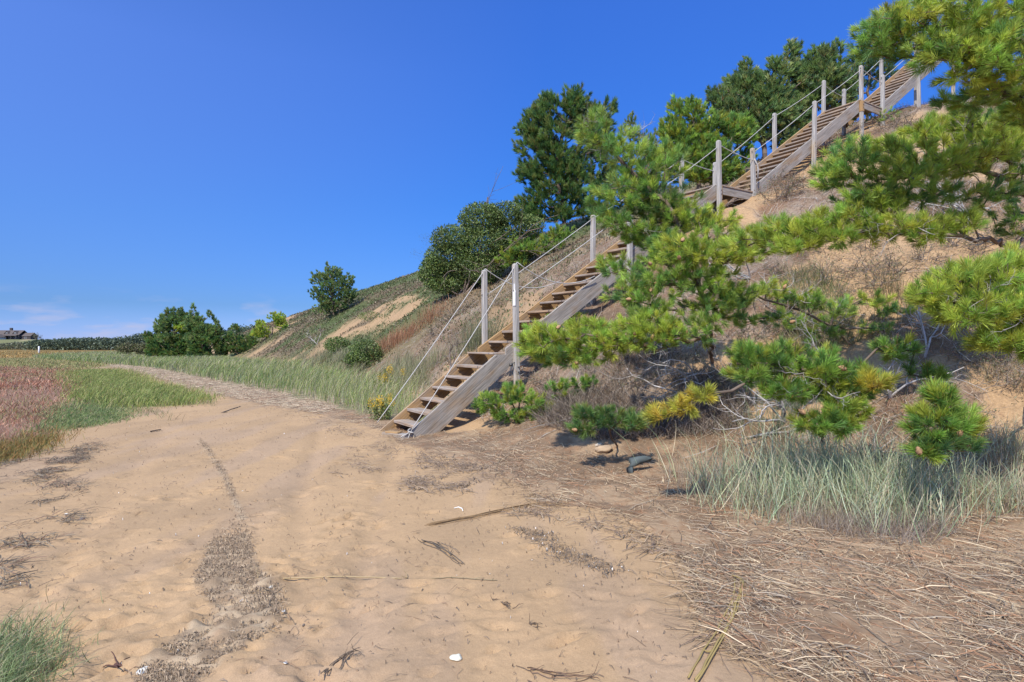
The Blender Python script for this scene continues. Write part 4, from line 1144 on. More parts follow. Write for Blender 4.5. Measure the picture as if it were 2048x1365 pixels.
def goldenrod(px, py, label, seed, h):
    rs = np.random.RandomState(seed); b = np.array(G3(px, py))
    rt = empty("goldenrod", b); tag(rt, label, "flower")
    n = 14
    st = []; fl = []; lf = []
    for k in range(n):
        pts = twig_path(b + rs.normal(size=3) * [0.12, 0.12, 0], (rs.normal() * 0.2, rs.normal() * 0.2, 1), h * rs.uniform(0.7, 1.1), rs, 6, 0.15)
        rr = np.linspace(0.005, 0.003, len(pts)); st.append((pts[:-1], pts[1:], rr[:-1], rr[1:]))
        m = 40
        i = rs.randint(0, len(pts) - 1, m); q = pts[i] + (pts[i + 1] - pts[i]) * rs.rand(m, 1)
        lf.append(needles(q, unit(rs.normal(size=(m, 3)) + [0, 0, 0.4]), 0.08, 0.018, palette(m, [(0.12, 0.17, 0.04), (0.18, 0.20, 0.06)], rs), rs))
        if k % 2 == 0:
            q = pts[-1] + rs.normal(size=(110, 3)) * [0.035, 0.035, 0.06]
            fl.append(needles(q, unit(rs.normal(size=(110, 3))), 0.022, 0.014, palette(110, [(0.75, 0.50, 0.03), (0.65, 0.40, 0.03)], rs), rs))
    V, Fq, C = merge([seg_mesh(st, (0.14, 0.16, 0.05), rs)] + lf); link("stem", mesh_np("stem", V - b, Fq, np.clip(C, 0.01, 1)), M_LEAF, rt)
    V, Fq, C = merge(fl); link("flowers", mesh_np("flowers", V - b, Fq, np.clip(C, 0.01, 1)), M_LEAF, rt)
goldenrod(768, 800, "yellow flowering goldenrod in the grass left of the lower flight", 90, 0.75)
goldenrod(760, 842, "shorter yellow goldenrod at the grass edge beside the loose board", 91, 0.4)

def dead(name, label, px, py, d, Ln, r, seed, colr=(0.36, 0.33, 0.30), k=3, cat='dead branch'):
    rs = np.random.RandomState(seed); b = np.array(G3(px, py)) + [0, 0, 0.03]
    sg = []
    for q in range(k): sg += branchy(b, np.array(d) + rs.normal(size=3) * 0.35, Ln * rs.uniform(0.6, 1.1), r, rs, 2, colr, 0.6, 0.1, 4)
    V, Fq, C = seg_mesh(sg, colr, rs, 5)
    return tag(link(name, mesh_np(name, V - b, Fq, C), M_BARK, None, b), label, cat)
dead("dead_branch", "pale bare dead branch on the dune slope left of the small bushes", 634, 690, (-0.3, 0, 0.7), 1.7, 0.03, 100)
dead("dead_branch", "dead twig heap with dark stems beside the left side of the lower flight", 900, 745, (0.5, 0.2, 0.5), 1.3, 0.018, 101, (0.17, 0.14, 0.12), 6)
dead("dead_branch", "grey forked dead branch hanging out of the low fresh pine toward the beach grass", 1570, 850, (-0.5, -0.5, 0.6), 1.1, 0.015, 102, (0.42, 0.39, 0.36), 4)
dead("dead_branch", "grey dead branch arching below the spreading pine at the right", 1930, 430, (-0.6, -0.4, 0.3), 1.3, 0.014, 103, (0.42, 0.40, 0.37), 8)
dead("dead_branch", "bare grey branch standing on open sand between the low fresh pine and the bushy pine", 1780, 800, (-0.3, -0.3, 0.8), 0.9, 0.014, 104, (0.42, 0.39, 0.36), 4)
dead("dead_branch", "tangle of grey dead branches under the young pine", 1400, 780, (-0.4, -0.4, 0.4), 1.2, 0.014, 105, (0.40, 0.37, 0.34), 7)
dead("dead_branch", "curved grey dead branch lying just above the beach grass", 1500, 880, (0.9, -0.2, 0.15), 0.7, 0.016, 106, k=1)
dead("dead_branch", "bleached dead branches on the hillside between the big bush and the young pine", 1130, 445, (0.2, -0.2, 0.6), 1.6, 0.02, 107, (0.40, 0.37, 0.34), 5)
dead("dead_branch", "bare grey shrub twigs beside the left posts of the upper lower flight", 1215, 400, (0.1, -0.1, 0.8), 1.7, 0.016, 108, (0.34, 0.31, 0.28), 7)
#@@PART4

dead("dead_branch", "grey dead branch reaching left from the young pine's trunk over the slope", 1500, 560, (-0.5, -0.3, 0.4), 1.2, 0.013, 109, (0.40, 0.37, 0.34), 4)
dead("dead_branch", "long grey bare branch sloping up beside the bushy pine", 1850, 720, (0.4, 0.0, 0.7), 1.0, 0.014, 110, (0.42, 0.39, 0.36), 3)
# dry twiggy shrubs over the bluff: one built, the rest copied
rs = np.random.RandomState(500)
def dry_shrub():
    rt = empty("dry_shrub", (0, 0, 0)); tag(rt, "small dry twiggy shrub on the bluff among the pines", "shrub", "dry twiggy shrubs on the bluff")
    sg = []; o = np.zeros(3)
    for k in range(16):
        a = rs.uniform(0, 6.28)
        sg += branchy(o + rs.normal(size=3) * [.09, .09, .0], (math.cos(a) * 0.9, math.sin(a) * 0.9, rs.uniform(0.35, 1.0)), rs.uniform(0.3, 0.6), 0.006, rs, 2, curl=0.7, up=0.15, kids=4)
    V, Fq, C = seg_mesh(sg, (0.23, 0.185, 0.15), rs, 3); link("twigs", mesh_np("twigs", V, Fq, C), M_BARK, rt)
    e = np.concatenate([q[1] for q in sg]); e = e[rs.randint(len(e), size=520)] + rs.normal(size=(520, 3)) * 0.02
    V, Fq, C = needles(e, unit(rs.normal(size=(520, 3)) + [0, 0, 0.4]), rs.uniform(0.02, 0.07, 520), 0.010, palette(520, [(0.16, 0.17, 0.07), (0.24, 0.19, 0.10), (0.30, 0.17, 0.09), (0.12, 0.14, 0.06)], rs, 0.2), rs)
    link("foliage", mesh_np("foliage", V, Fq, np.clip(C, .01, 1)), M_LEAF, rt)
    return rt
proto = dry_shrub()
SHRUBS = [(1480, 620), (1545, 600), (1600, 560), (1660, 560), (1720, 540), (1790, 545), (1850, 520), (1680, 610), (1610, 640), (1700, 650), (1500, 690), (1560, 665), (1860, 610), (1760, 570),
          (1180, 745), (1260, 770), (1330, 760), (1420, 770), (1460, 800), (1090, 770), (1900, 490), (1960, 500), (2020, 480), (1640, 500), (1550, 545), (1980, 720), (2010, 770), (1930, 720),
          (1300, 700), (1380, 720), (1240, 720), (1740, 500), (1560, 400), (1600, 380), (1660, 300), (1780, 260), (1820, 250), (1900, 860), (1780, 690), (1830, 470), (2020, 400), (1930, 395),
          (1080, 560), (1120, 520), (1150, 560), (1000, 610), (1040, 590), (900, 640), (1180, 500), (870, 670), (1100, 480), (930, 620)]
for i, (px, py) in enumerate(SHRUBS):
    b = G3(px, py)
    if i == 0: o = proto
    else:
        o = proto.copy(); col.objects.link(o)
        for ch in proto.children:
            c = ch.copy(); col.objects.link(c); c.parent = o
    k = rs.uniform(0.7, 1.25) * (1.0 if b[1] < 12 else 1.5)
    o.location = b; o.rotation_euler = (rs.normal() * .15, rs.normal() * .15, rs.uniform(0, 6.28)); o.scale = (k * rs.uniform(.85, 1.3), k, k * rs.uniform(0.6, 0.95))
# ------------------------------------------------------------------ ground cover nobody could count
def fuzz(q, rs, k=0.02):
    return q + rs.normal(size=q.shape) * k * q[:, 1:2] * np.array([1.0, 1.6])
def stuff(name, label, cat, parts, mat):
    V, Fq, C = merge(parts)
    o = link(name, mesh_np(name, V, Fq, np.clip(C, 0.01, 0.95)), mat)
    return tag(o, label, cat, kind='stuff')
def in_poly_pts(poly, n, rs, dens=None):
    """random points of a region; nearer ground gets more of them, as dens(y) asks"""
    lo, hi = poly.min(0), poly.max(0)
    out = []; got = 0
    for _ in range(60):
        # spread evenly in log depth so that near and far ground are both filled
        y = np.exp(rs.uniform(math.log(max(1.8, lo[1])), math.log(hi[1]), n * 2)); x = rs.uniform(lo[0], hi[0], n * 2)
        m = inpoly(x, y, poly)
        if dens is not None: m &= rs.rand(len(x)) < dens(x, y)
        out.append(np.stack([x[m], y[m]], 1)); got += int(m.sum())
        if got >= n: break
    return np.concatenate(out)[:n]
def stand(pts, h, w, cols, rs, lean=0.25, bend=0.5, wind=(0.15, 0.05, 0), hvar=(0.45, 1.1), var=0.18):
    n = len(pts)
    p = np.stack([pts[:, 0], pts[:, 1], z_ground(pts[:, 0], pts[:, 1]) - 0.015], 1)
    d = unit(np.stack([rs.normal(size=n) * lean, rs.normal(size=n) * lean, np.ones(n)], 1))
    return blades(p, d, np.broadcast_to(h, (n,)) * rs.uniform(*hvar, n), w, palette(n, cols, rs, var), rs, bend, wind)
def lying(pts, Lr, w, cols, rs, ang=None, spread=0.5, tilt=0.08, lift=0.012, var=0.2):
    """stalks lying about on the ground, each a flattened three sided straw"""
    n = len(pts)
    a = (rs.uniform(0, 2 * math.pi, n) if ang is None else ang + rs.normal(size=n) * spread)
    Ln = Lr[0] + (Lr[1] - Lr[0]) * rs.rand(n) ** 2.2
    d = unit(np.stack([np.cos(a), np.sin(a), rs.normal(size=n) * tilt], 1))
    z = z_ground(pts[:, 0], pts[:, 1])
    e = pts + d[:, :2] * Ln[:, None]
    z2 = z_ground(e[:, 0], e[:, 1])
    h0 = rs.rand(n) ** 2 * lift + 0.002; h1 = rs.rand(n) ** 2 * lift + 0.002 + np.abs(rs.normal(size=n)) * tilt * Ln * 0.4
    A = np.stack([pts[:, 0], pts[:, 1], z + h0], 1); B = np.stack([e[:, 0], e[:, 1], z2 + h1], 1)
    mid = (A + B) / 2 + np.stack([rs.normal(size=n) * 0.06 * Ln, rs.normal(size=n) * 0.06 * Ln, rs.rand(n) * 0.02], 1)
    cols_ = palette(n, cols, rs, var)
    ww = w * (0.45 + 1.3 * rs.rand(n) ** 2)
    s = np.stack([-np.sin(a), np.cos(a), np.zeros(n)], 1); up = np.array([0, 0, 1.0])
    V = []
    for p, k in ((A, 0.8), (mid, 1.0), (B, 0.5)):
        V += [p - s * ww[:, None] * k * 0.5, p + up * ww[:, None] * k * 0.5, p + s * ww[:, None] * k * 0.5]
    V = np.stack(V, 1).reshape(-1, 3)
    i = np.arange(n)[:, None] * 9
    Fq = np.concatenate([np.concatenate([i + q + r, i + q + r + 1, i + q + r + 4, i + q + r + 3], 1) for q in (0, 3) for r in (0, 1)], 0)
    return V, Fq, np.repeat(cols_, 9, axis=0)
def clumped(pts, s, rs, lo=0.42, hi=0.56):
    return pts[rs.rand(len(pts)) < sstep(lo, hi, fbm(pts[:, 0], pts[:, 1], s, 3))]

rs = np.random.RandomState(200)
STRAW = [(0.38, 0.275, 0.165), (0.30, 0.205, 0.125), (0.48, 0.37, 0.235), (0.19, 0.13, 0.085), (0.32, 0.17, 0.09), (0.29, 0.23, 0.165), (0.12, 0.085, 0.06)]
wp = in_poly_pts(WRACK, 115000, rs)
ms, _ = toe_dist(wp[:, 0], wp[:, 1])
thick = fbm(wp[:, 0], wp[:, 1], 1.1, 4)
wp = wp[(ms < 2.5) & (wp[:, 1] < 16) & (rs.rand(len(wp)) < 0.42 + 0.58 * sstep(.40, .56, thick))]
fl = math.radians(128) + 0.9 * (fbm(wp[:, 0], wp[:, 1], 0.8, 2) - 0.5)
k = rs.rand(len(wp)) < 0.13
stuff("dry_reed_wrack", "matted band of dry reed straw washed up along the foot of the slope", "straw litter",
      [lying(wp[~k], (0.015, 0.17), 0.0034, STRAW, rs, fl[~k], 1.2, 0.07, 0.018),
       lying(wp[k], (0.08, 0.45), 0.0048, STRAW, rs, fl[k], 0.7, 0.05, 0.035)], M_STRAW)
pth = poly_px([(205, 730), (300, 752), (420, 788), (520, 808), (650, 830), (700, 800), (600, 780), (420, 745), (300, 733), (215, 724)])
wq = in_poly_pts(pth, 16000, rs)
stuff("dry_reed_wrack", "grey straw strewn along the far path between marsh grass and beach grass", "straw litter",
      [lying(wq, (0.06, 0.4), 0.011, [(0.34, 0.26, 0.17), (0.42, 0.33, 0.22), (0.25, 0.18, 0.12), (0.30, 0.20, 0.125)], rs, None, 0.5, 0.06, 0.04)], M_STRAW)
# loose straws straying from the wrack edge over the sand
E_ = np.array(WR_EDGE); t = rs.rand(2600) * (len(E_) - 1.001); i0 = t.astype(int)
ep = E_[i0] + (E_[i0 + 1] - E_[i0]) * (t - i0)[:, None]
ep = ep + rs.normal(size=ep.shape) * (0.02 + 0.012 * ep[:, 1:2])
stuff("stray_straw", "loose straws straying over the sand along the edge of the wrack", "straw litter",
      [lying(ep, (0.03, 0.3), 0.004, [(0.24, 0.16, 0.09), (0.34, 0.24, 0.14), (0.15, 0.10, 0.07)], rs, None, 1, 0.04, 0.01)], M_STRAW)
bp_ = in_poly_pts(BAND, 13000, rs); bp_ = bp_[rs.rand(len(bp_)) < 0.3 + 0.7 * sstep(.42, .55, fbm(bp_[:, 0], bp_[:, 1], 3.0, 3))]; bp_ = bp_ + rs.normal(size=bp_.shape) * 0.02
stuff("seagrass_litter", "winding band of chopped dark seagrass litter across the sand", "seagrass litter",
      [lying(bp_, (0.006, 0.05), 0.0035, [(0.22, 0.155, 0.10), (0.30, 0.21, 0.135), (0.13, 0.095, 0.065), (0.38, 0.28, 0.18)], rs, None, 1, 0.10, 0.012)], M_STRAW)
for pts, lab in (([(500, 806), (600, 830), (690, 862), (740, 885), (790, 905)], "thin dark line of straw scraps on the sand left of the stair foot"),
                 ([(640, 800 + 30), (700, 880), (720, 935), (800, 950)], "broken trail of dark straw scraps below the stair foot"),
                 ([(1020, 1022), (1090, 1030), (1180, 1045), (1260, 1075), (1330, 1110)], "loose straw trail on the sand just inside the wrack edge")):
    C_ = np.array([G(*p) for p in pts]); t = rs.rand(420) * (len(C_) - 1.001); i0 = t.astype(int)
    cp = C_[i0] + (C_[i0 + 1] - C_[i0]) * (t - i0)[:, None]; cp = clumped(cp + rs.normal(size=cp.shape) * 0.012 * cp[:, 1:2], 1.6, rs, 0.40, 0.55)
    stuff("straw_trail", lab, "straw litter", [lying(cp, (0.02, 0.26), 0.006, [(0.14, 0.10, 0.075), (0.22, 0.15, 0.10), (0.30, 0.22, 0.14)], rs, None, 1, 0.10, 0.02)], M_STRAW)
C_ = np.array(CHAIN); t = rs.rand(900) * (len(C_) - 1.001); i0 = t.astype(int)
cp = C_[i0] + (C_[i0 + 1] - C_[i0]) * (t - i0)[:, None] + rs.normal(size=(900, 2)) * [0.07, 0.06]
stuff("seagrass_litter", "thin broken chain of seagrass and shell bits on the sand near the wrack", "seagrass litter",
      [lying(cp, (0.01, 0.09), 0.004, [(0.15, 0.11, 0.08), (0.26, 0.17, 0.09), (0.10, 0.085, 0.07)], rs, None, 1, 0.12, 0.02),
       lying(cp[:45], (0.004, 0.014), 0.008, [(0.60, 0.54, 0.47), (0.45, 0.40, 0.35)], rs, None, 1, 0.05, 0.006)], M_STRAW)
for nm, lab, pls, n in (("straw_patch", "loose dark mats of straw lying on the sand off the wrack edge", PATCHES, 900),
                        ("seaweed", "dark clumps of dried seaweed scattered along the left edge of the sand", LEFT_WEED, 900)):
    pr = []
    for pl in pls:
        ar = abs(0.5 * np.sum(pl[:, 0] * np.roll(pl[:, 1], -1) - np.roll(pl[:, 0], -1) * pl[:, 1]))
        q = fuzz(in_poly_pts(pl, int(60 + min(n, ar * 1300)), rs), rs, 0.012); q = clumped(q, 3.0, rs, 0.34, 0.5)
        c = [(0.07, 0.055, 0.04), (0.12, 0.09, 0.06), (0.17, 0.10, 0.065), (0.20, 0.16, 0.11)] if nm == "seaweed" else [(0.20, 0.14, 0.095), (0.13, 0.095, 0.07), (0.29, 0.21, 0.14)]
        pr.append(lying(q, (0.03, 0.22), 0.006, c, rs, math.radians(35) if nm == "seaweed" else math.radians(150), 1.3, 0.16, 0.03))
    stuff(nm, lab, "seagrass litter" if nm == "seaweed" else "straw litter", pr, M_STRAW)
# tiny scraps over the whole beach
BEACH = np.array([G(*p) for p in [(0, 1500), (0, 950), (250, 850), (420, 815), (640, 835), (800, 890), (1050, 985), (1290, 1055), (1390, 1210), (1500, 1315), (1560, 1420)]])
sp = in_poly_pts(BEACH, 4200, rs)
k = rs.rand(len(sp))
stuff("beach_litter", "small dark twigs and grass scraps scattered over the open sand", "beach litter",
      [lying(sp[k < .75], (0.008, 0.05), 0.004, [(0.13, 0.09, 0.06), (0.22, 0.14, 0.085), (0.16, 0.12, 0.09)], rs, None, 1, 0.06, 0.006),
       lying(sp[(k >= .75) & (k < .86)], (0.05, 0.16), 0.003, [(0.20, 0.12, 0.07), (0.13, 0.09, 0.06)], rs, None, 1, 0.08, 0.012),
       lying(sp[k >= .975], (0.004, 0.009), 0.006, [(0.72, 0.68, 0.62), (0.5, 0.46, 0.42)], rs, None, 1, 0.02, 0.003)], M_STRAW)

# grasses
FG = [(0.36, 0.44, 0.27), (0.46, 0.52, 0.36), (0.27, 0.36, 0.19), (0.58, 0.50, 0.34), (0.44, 0.46, 0.26)]
DRY = [(0.40, 0.31, 0.215), (0.32, 0.245, 0.18), (0.47, 0.38, 0.27)]
FP = poly_px([(1345, 965), (1400, 935), (1600, 940), (1800, 955), (1890, 1000), (1880, 1055), (1700, 1060), (1560, 1045), (1430, 1000)])
q = clumped(fuzz(in_poly_pts(FP, 4300, rs), rs, 0.03), 1.3, rs, 0.30, 0.54)
q2 = fuzz(in_poly_pts(FP, 5000, rs), rs, 0.02)
FP2 = poly_px([(1560, 1045), (1880, 1040), (1900, 1075), (1840, 1100), (1700, 1085)])
q3 = in_poly_pts(FP2, 1400, rs)
stuff("beach_grass", "blue green beach grass standing in front of the low pines at the right", "beach grass",
      [stand(q, 0.66, 0.0060, FG, rs, 0.28, 0.7, (-0.08, 0, 0), (0.25, 1.15), 0.25), stand(q2, 0.30, 0.0035, DRY, rs, 0.35, 0.7, (0, 0, 0)),
       stand(q3, 0.24, 0.003, [(0.34, 0.28, 0.22), (0.28, 0.22, 0.18)], rs, 0.5, 0.8, (0, 0, 0))], M_GRASS)
FR = poly_px([(1900, 1010), (2100, 1060), (2150, 900), (2000, 880), (1930, 900)])
q = clumped(in_poly_pts(FR, 2600, rs), 1.5, rs, 0.3, 0.55)
stuff("beach_grass", "sparse tan and green grass on the sand at the right edge", "beach grass",
      [stand(q, 0.48, 0.005, FG + DRY, rs, 0.3, 0.6, (-0.05, 0, 0)), stand(clumped(q, 2.0, rs, .5, .6), 0.14, 0.005, [(0.40, 0.26, 0.08), (0.36, 0.2, 0.08)], rs, 0.8, 0.8, (0, 0, 0))], M_GRASS)
BG = [(0.24, 0.31, 0.085), (0.32, 0.36, 0.12), (0.17, 0.25, 0.07), (0.46, 0.39, 0.22), (0.30, 0.35, 0.18)]
q = in_poly_pts(BAND_GRASS, 42000, rs)
yy = q[:, 1]
tone = fbm(q[:, 0], q[:, 1], 0.35, 3)
pr = []
for lo, hi, w in ((0, 20, 0.010), (20, 32, 0.017), (32, 55, 0.03), (55, 999, 0.06)):
    m = (yy >= lo) & (yy < hi)
    for g_, h_, pal in ((m & (tone < 0.52), 0.62, BG), (m & (tone >= 0.52), 0.78, BG[:2] + [(0.48, 0.41, 0.25), (0.36, 0.36, 0.22)])):
        if g_.sum(): pr.append(stand(q[g_], h_, w, pal, rs, 0.22, 0.6, (0.30, -0.1, 0)))
stuff("beach_grass", "long wind swept green beach grass along the foot of the dune", "beach grass", pr, M_GRASS)
up_ = poly_px([(600, 735), (740, 762), (860, 805), (880, 790), (820, 720), (740, 715), (640, 705), (560, 715)])
q = clumped(in_poly_pts(up_, 9000, rs), 0.8, rs, 0.40, 0.58)
stuff("dune_grass", "thin pale grass growing up the lower dune slope left of the stairs", "dune grass",
      [stand(q, 0.65, 0.012, [(0.30, 0.28, 0.15), (0.22, 0.24, 0.11), (0.36, 0.31, 0.20)], rs, 0.25, 0.6, (0.2, 0, 0))], M_GRASS)
q = fuzz(in_poly_pts(PINK, 34000, rs), rs, 0.022); q = q[(rs.rand(len(q)) < 0.35 + 0.65 * sstep(.35, .55, fbm(q[:, 0], q[:, 1], 0.9, 3)))]; yy = q[:, 1]
pr = []
PK = [(0.45, 0.22, 0.135), (0.37, 0.17, 0.095), (0.50, 0.31, 0.21), (0.27, 0.24, 0.10), (0.24, 0.135, 0.09), (0.42, 0.25, 0.13), (0.30, 0.29, 0.12)]
for lo, hi, w in ((0, 12, 0.008), (12, 20, 0.014), (20, 999, 0.03)):
    m = (yy >= lo) & (yy < hi)
    red = fbm(q[:, 0] + 7, q[:, 1], 0.55, 3) > 0.5
    for g_, pal in ((m & red, PK[:3]), (m & ~red, PK)):
        if g_.sum(): pr.append(stand(q[g_], 0.14 + 0.16 * fbm(q[g_][:, 0], q[g_][:, 1], 0.6, 2) * 0.6, w, pal, rs, 0.5, 0.8, (0.1, 0, 0), (0.4, 1.1), 0.25))
stuff("pink_marsh_grass", "pinkish red salt marsh plants at the left of the beach", "marsh grass", pr, M_GRASS)
q = fuzz(in_poly_pts(FRINGE, 6000, rs), rs, 0.02)
stuff("orange_marsh_grass", "orange and olive marsh grass fringing the pink plants along the sand", "marsh grass",
      [stand(q, 0.19, 0.008, [(0.30, 0.20, 0.06), (0.24, 0.20, 0.06), (0.35, 0.19, 0.07), (0.16, 0.17, 0.06)], rs, 0.4, 0.8, (0.1, 0, 0))], M_GRASS)
q = fuzz(in_poly_pts(LAWN, 11000, rs), rs, 0.018)
stuff("short_marsh_grass", "short dark green marsh grass like a lawn beside the pink plants", "marsh grass",
      [stand(q, 0.12, 0.010, [(0.20, 0.27, 0.09), (0.26, 0.31, 0.11), (0.15, 0.22, 0.075), (0.32, 0.29, 0.15)], rs, 0.5, 0.8, (0.2, 0, 0))], M_GRASS)
q = fuzz(in_poly_pts(GREEN, 24000, rs), rs, 0.015)
edge = poly_px([(240, 815), (330, 815), (440, 805), (430, 815), (400, 850), (340, 860), (310, 835)])
qe = clumped(in_poly_pts(edge, 900, rs), 1.2, rs, 0.45, 0.6)
stuff("green_marsh_grass", "yellow green marsh grass tongue between the pink plants and the straw path", "marsh grass",
      [stand(q, 0.27, 0.014, [(0.25, 0.31, 0.08), (0.33, 0.35, 0.10), (0.19, 0.26, 0.07), (0.38, 0.33, 0.14)], rs, 0.3, 0.7, (0.25, 0, 0)),
       stand(qe, 0.22, 0.008, [(0.22, 0.22, 0.10), (0.34, 0.28, 0.16)], rs, 0.4, 0.7, (0.1, 0, 0))], M_GRASS)
q = in_poly_pts(FARG, 9000, rs)
stuff("far_marsh_grass", "low green and tan grass strip across the far marsh", "marsh grass",
      [stand(q, 0.24, 0.05, [(0.27, 0.29, 0.10), (0.34, 0.29, 0.12), (0.40, 0.29, 0.14)], rs, 0.35, 0.7)], M_GRASS)
q = in_poly_pts(ORANGE, 12000, rs)
stuff("orange_marsh_grass", "flat orange brown marsh grass plain reaching the far woods", "marsh grass",
      [stand(q, 0.3, 0.12, [(0.46, 0.29, 0.10), (0.40, 0.26, 0.095), (0.36, 0.29, 0.12)], rs, 0.35, 0.7)], M_GRASS)
CG = poly_px([(-40, 1280), (0, 1278), (30, 1310), (58, 1345), (60, 1400), (-40, 1400)])
q = fuzz(in_poly_pts(CG, 2600, rs), rs, 0.03)
stuff("marsh_grass", "green grass clump leaning over the sand at the bottom left corner", "marsh grass",
      [stand(q, 0.17, 0.0035, [(0.22, 0.29, 0.12), (0.30, 0.36, 0.17), (0.16, 0.22, 0.09), (0.42, 0.37, 0.22)], rs, 0.45, 0.9, (0.35, -0.05, 0))], M_GRASS)

# low cover of the dune beyond the stairs
n = 240000
x = rs.uniform(-75, 14, n); y = np.exp(rs.uniform(math.log(13), math.log(150), n))
s, fy = toe_dist(x, y)
d = np.full(n, 1e9)
for st in STREAKS: d = np.minimum(d, line_dist(x, y, st) / (0.6 + 0.012 * y))
# keep to the left of the stairs
uu = (x - SR0[0]) * SD[0] + (y - SR0[1]) * SD[1]; vv = (x - SR0[0]) * SN[0] + (y - SR0[1]) * SN[1]
m = (s > 0.4) & (s < 26) & (vv > 2.0) & (d + (fbm(x, y, 3.1, 4) - 0.5) * 3.0 + (fbm(x, y, 0.35, 4) - 0.5) * 2.5 > 0.9) & ((fbm(x, y, 0.5, 3) > 0.40) | (y > 26)) & (rs.rand(n) < sstep(11, 26, y) + 0.25)
x, y = x[m], y[m]; n = len(x)
p = np.stack([x, y, z_ground(x, y)], 1)
tone = fbm(x, y, 0.3, 3)
cc = np.where((tone + 0.1 * rs.normal(size=n) > 0.52)[:, None], palette(n, [(0.19, 0.14, 0.085), (0.24, 0.17, 0.10), (0.15, 0.12, 0.07)], rs), palette(n, [(0.12, 0.145, 0.05), (0.16, 0.17, 0.06), (0.09, 0.115, 0.04), (0.19, 0.17, 0.09)], rs))
parts = []
for r in range(2):
    o2 = rs.normal(size=(n, 3)) * np.array([0.12, 0.12, 0.0]) * (y / 22)[:, None]
    pp = p + o2; pp[:, 2] = z_ground(pp[:, 0], pp[:, 1])
    parts.append(needles(pp, unit(rs.normal(size=(n, 3)) * 0.8 + [0, 0, 0.8]), (0.07 + 0.0018 * y) * rs.uniform(0.6, 1.3, n), 0.025 + 0.0013 * y, cc * (1 + 0.15 * rs.normal(size=(n, 1))), rs))
stuff("dune_ground_cover", "low olive and brown plants covering the dune slope left of the stairs", "ground cover", parts, M_LEAF)
# litter and old grass on the bluff near the stairs
n = 260000
x = rs.uniform(-9, 16, n); y = np.exp(rs.uniform(math.log(3.5), math.log(26), n))
s, fy = toe_dist(x, y)
bm_ = bare_mask(x, y, s)
m = (s > 0.1) & (s < 20) & (rs.rand(n) < (1 - bm_) ** 2 + 0.02) & (x < 0.95 * y + 1) & (x > -0.4 * y)
q = np.stack([x[m], y[m]], 1); k = rs.rand(len(q))
stuff("slope_litter", "dry needles, twigs and old grass littering the sandy bluff", "litter",
      [lying(q[k < .62], (0.04, 0.30), 0.006, [(0.28, 0.20, 0.13), (0.20, 0.13, 0.085), (0.36, 0.28, 0.20), (0.22, 0.105, 0.055)], rs, None, 1, 0.15, 0.04),
       lying(q[(k >= .62) & (k < .72)], (0.15, 0.6), 0.007, [(0.34, 0.31, 0.27), (0.22, 0.18, 0.15)], rs, None, 1, 0.3, 0.08),
       stand(clumped(q[k >= .72], 0.9, rs, 0.42, 0.55), 0.28, 0.005, DRY + [(0.22, 0.21, 0.10), (0.25, 0.15, 0.08)], rs, 0.5, 0.8, (-0.1, -0.1, 0))], M_STRAW)
DG = poly_px([(1170, 735), (1290, 715), (1490, 720), (1500, 850), (1340, 880), (1200, 885), (1080, 855), (1080, 790)])
q = clumped(in_poly_pts(DG, 15000, rs), 0.9, rs, 0.30, 0.48)
stuff("dead_grass", "grey matted dead grass on the slope under the young pine", "dead grass",
      [stand(q, 0.34, 0.0055, [(0.26, 0.21, 0.165), (0.20, 0.155, 0.12), (0.34, 0.28, 0.225), (0.145, 0.11, 0.085), (0.09, 0.07, 0.055)], rs, 0.7, 0.9, (-0.1, -0.15, 0))], M_STRAW)
MG = poly_px([(1460, 560), (1640, 540), (1700, 600), (1720, 690), (1560, 720), (1460, 700)])
q = clumped(in_poly_pts(MG, 4200, rs), 0.8, rs, 0.42, 0.55)
stuff("dune_grass", "thin green and dry grass in mid slope right of the young pine", "dune grass",
      [stand(q, 0.36, 0.006, [(0.17, 0.21, 0.08), (0.24, 0.24, 0.11), (0.34, 0.28, 0.18), (0.13, 0.17, 0.06)], rs, 0.45, 0.8, (-0.1, -0.1, 0))], M_GRASS)
RG = poly_px([(1900, 780), (2100, 700), (2120, 960), (1960, 960)])
q = clumped(in_poly_pts(RG, 1600, rs), 0.9, rs, 0.42, 0.55)
stuff("dune_grass", "sparse dry grass on the steep sand at the right edge below the bushy pine", "dune grass",
      [stand(q, 0.42, 0.005, [(0.36, 0.29, 0.19), (0.26, 0.26, 0.13), (0.30, 0.22, 0.13)], rs, 0.4, 0.8, (-0.1, -0.1, 0))], M_GRASS)
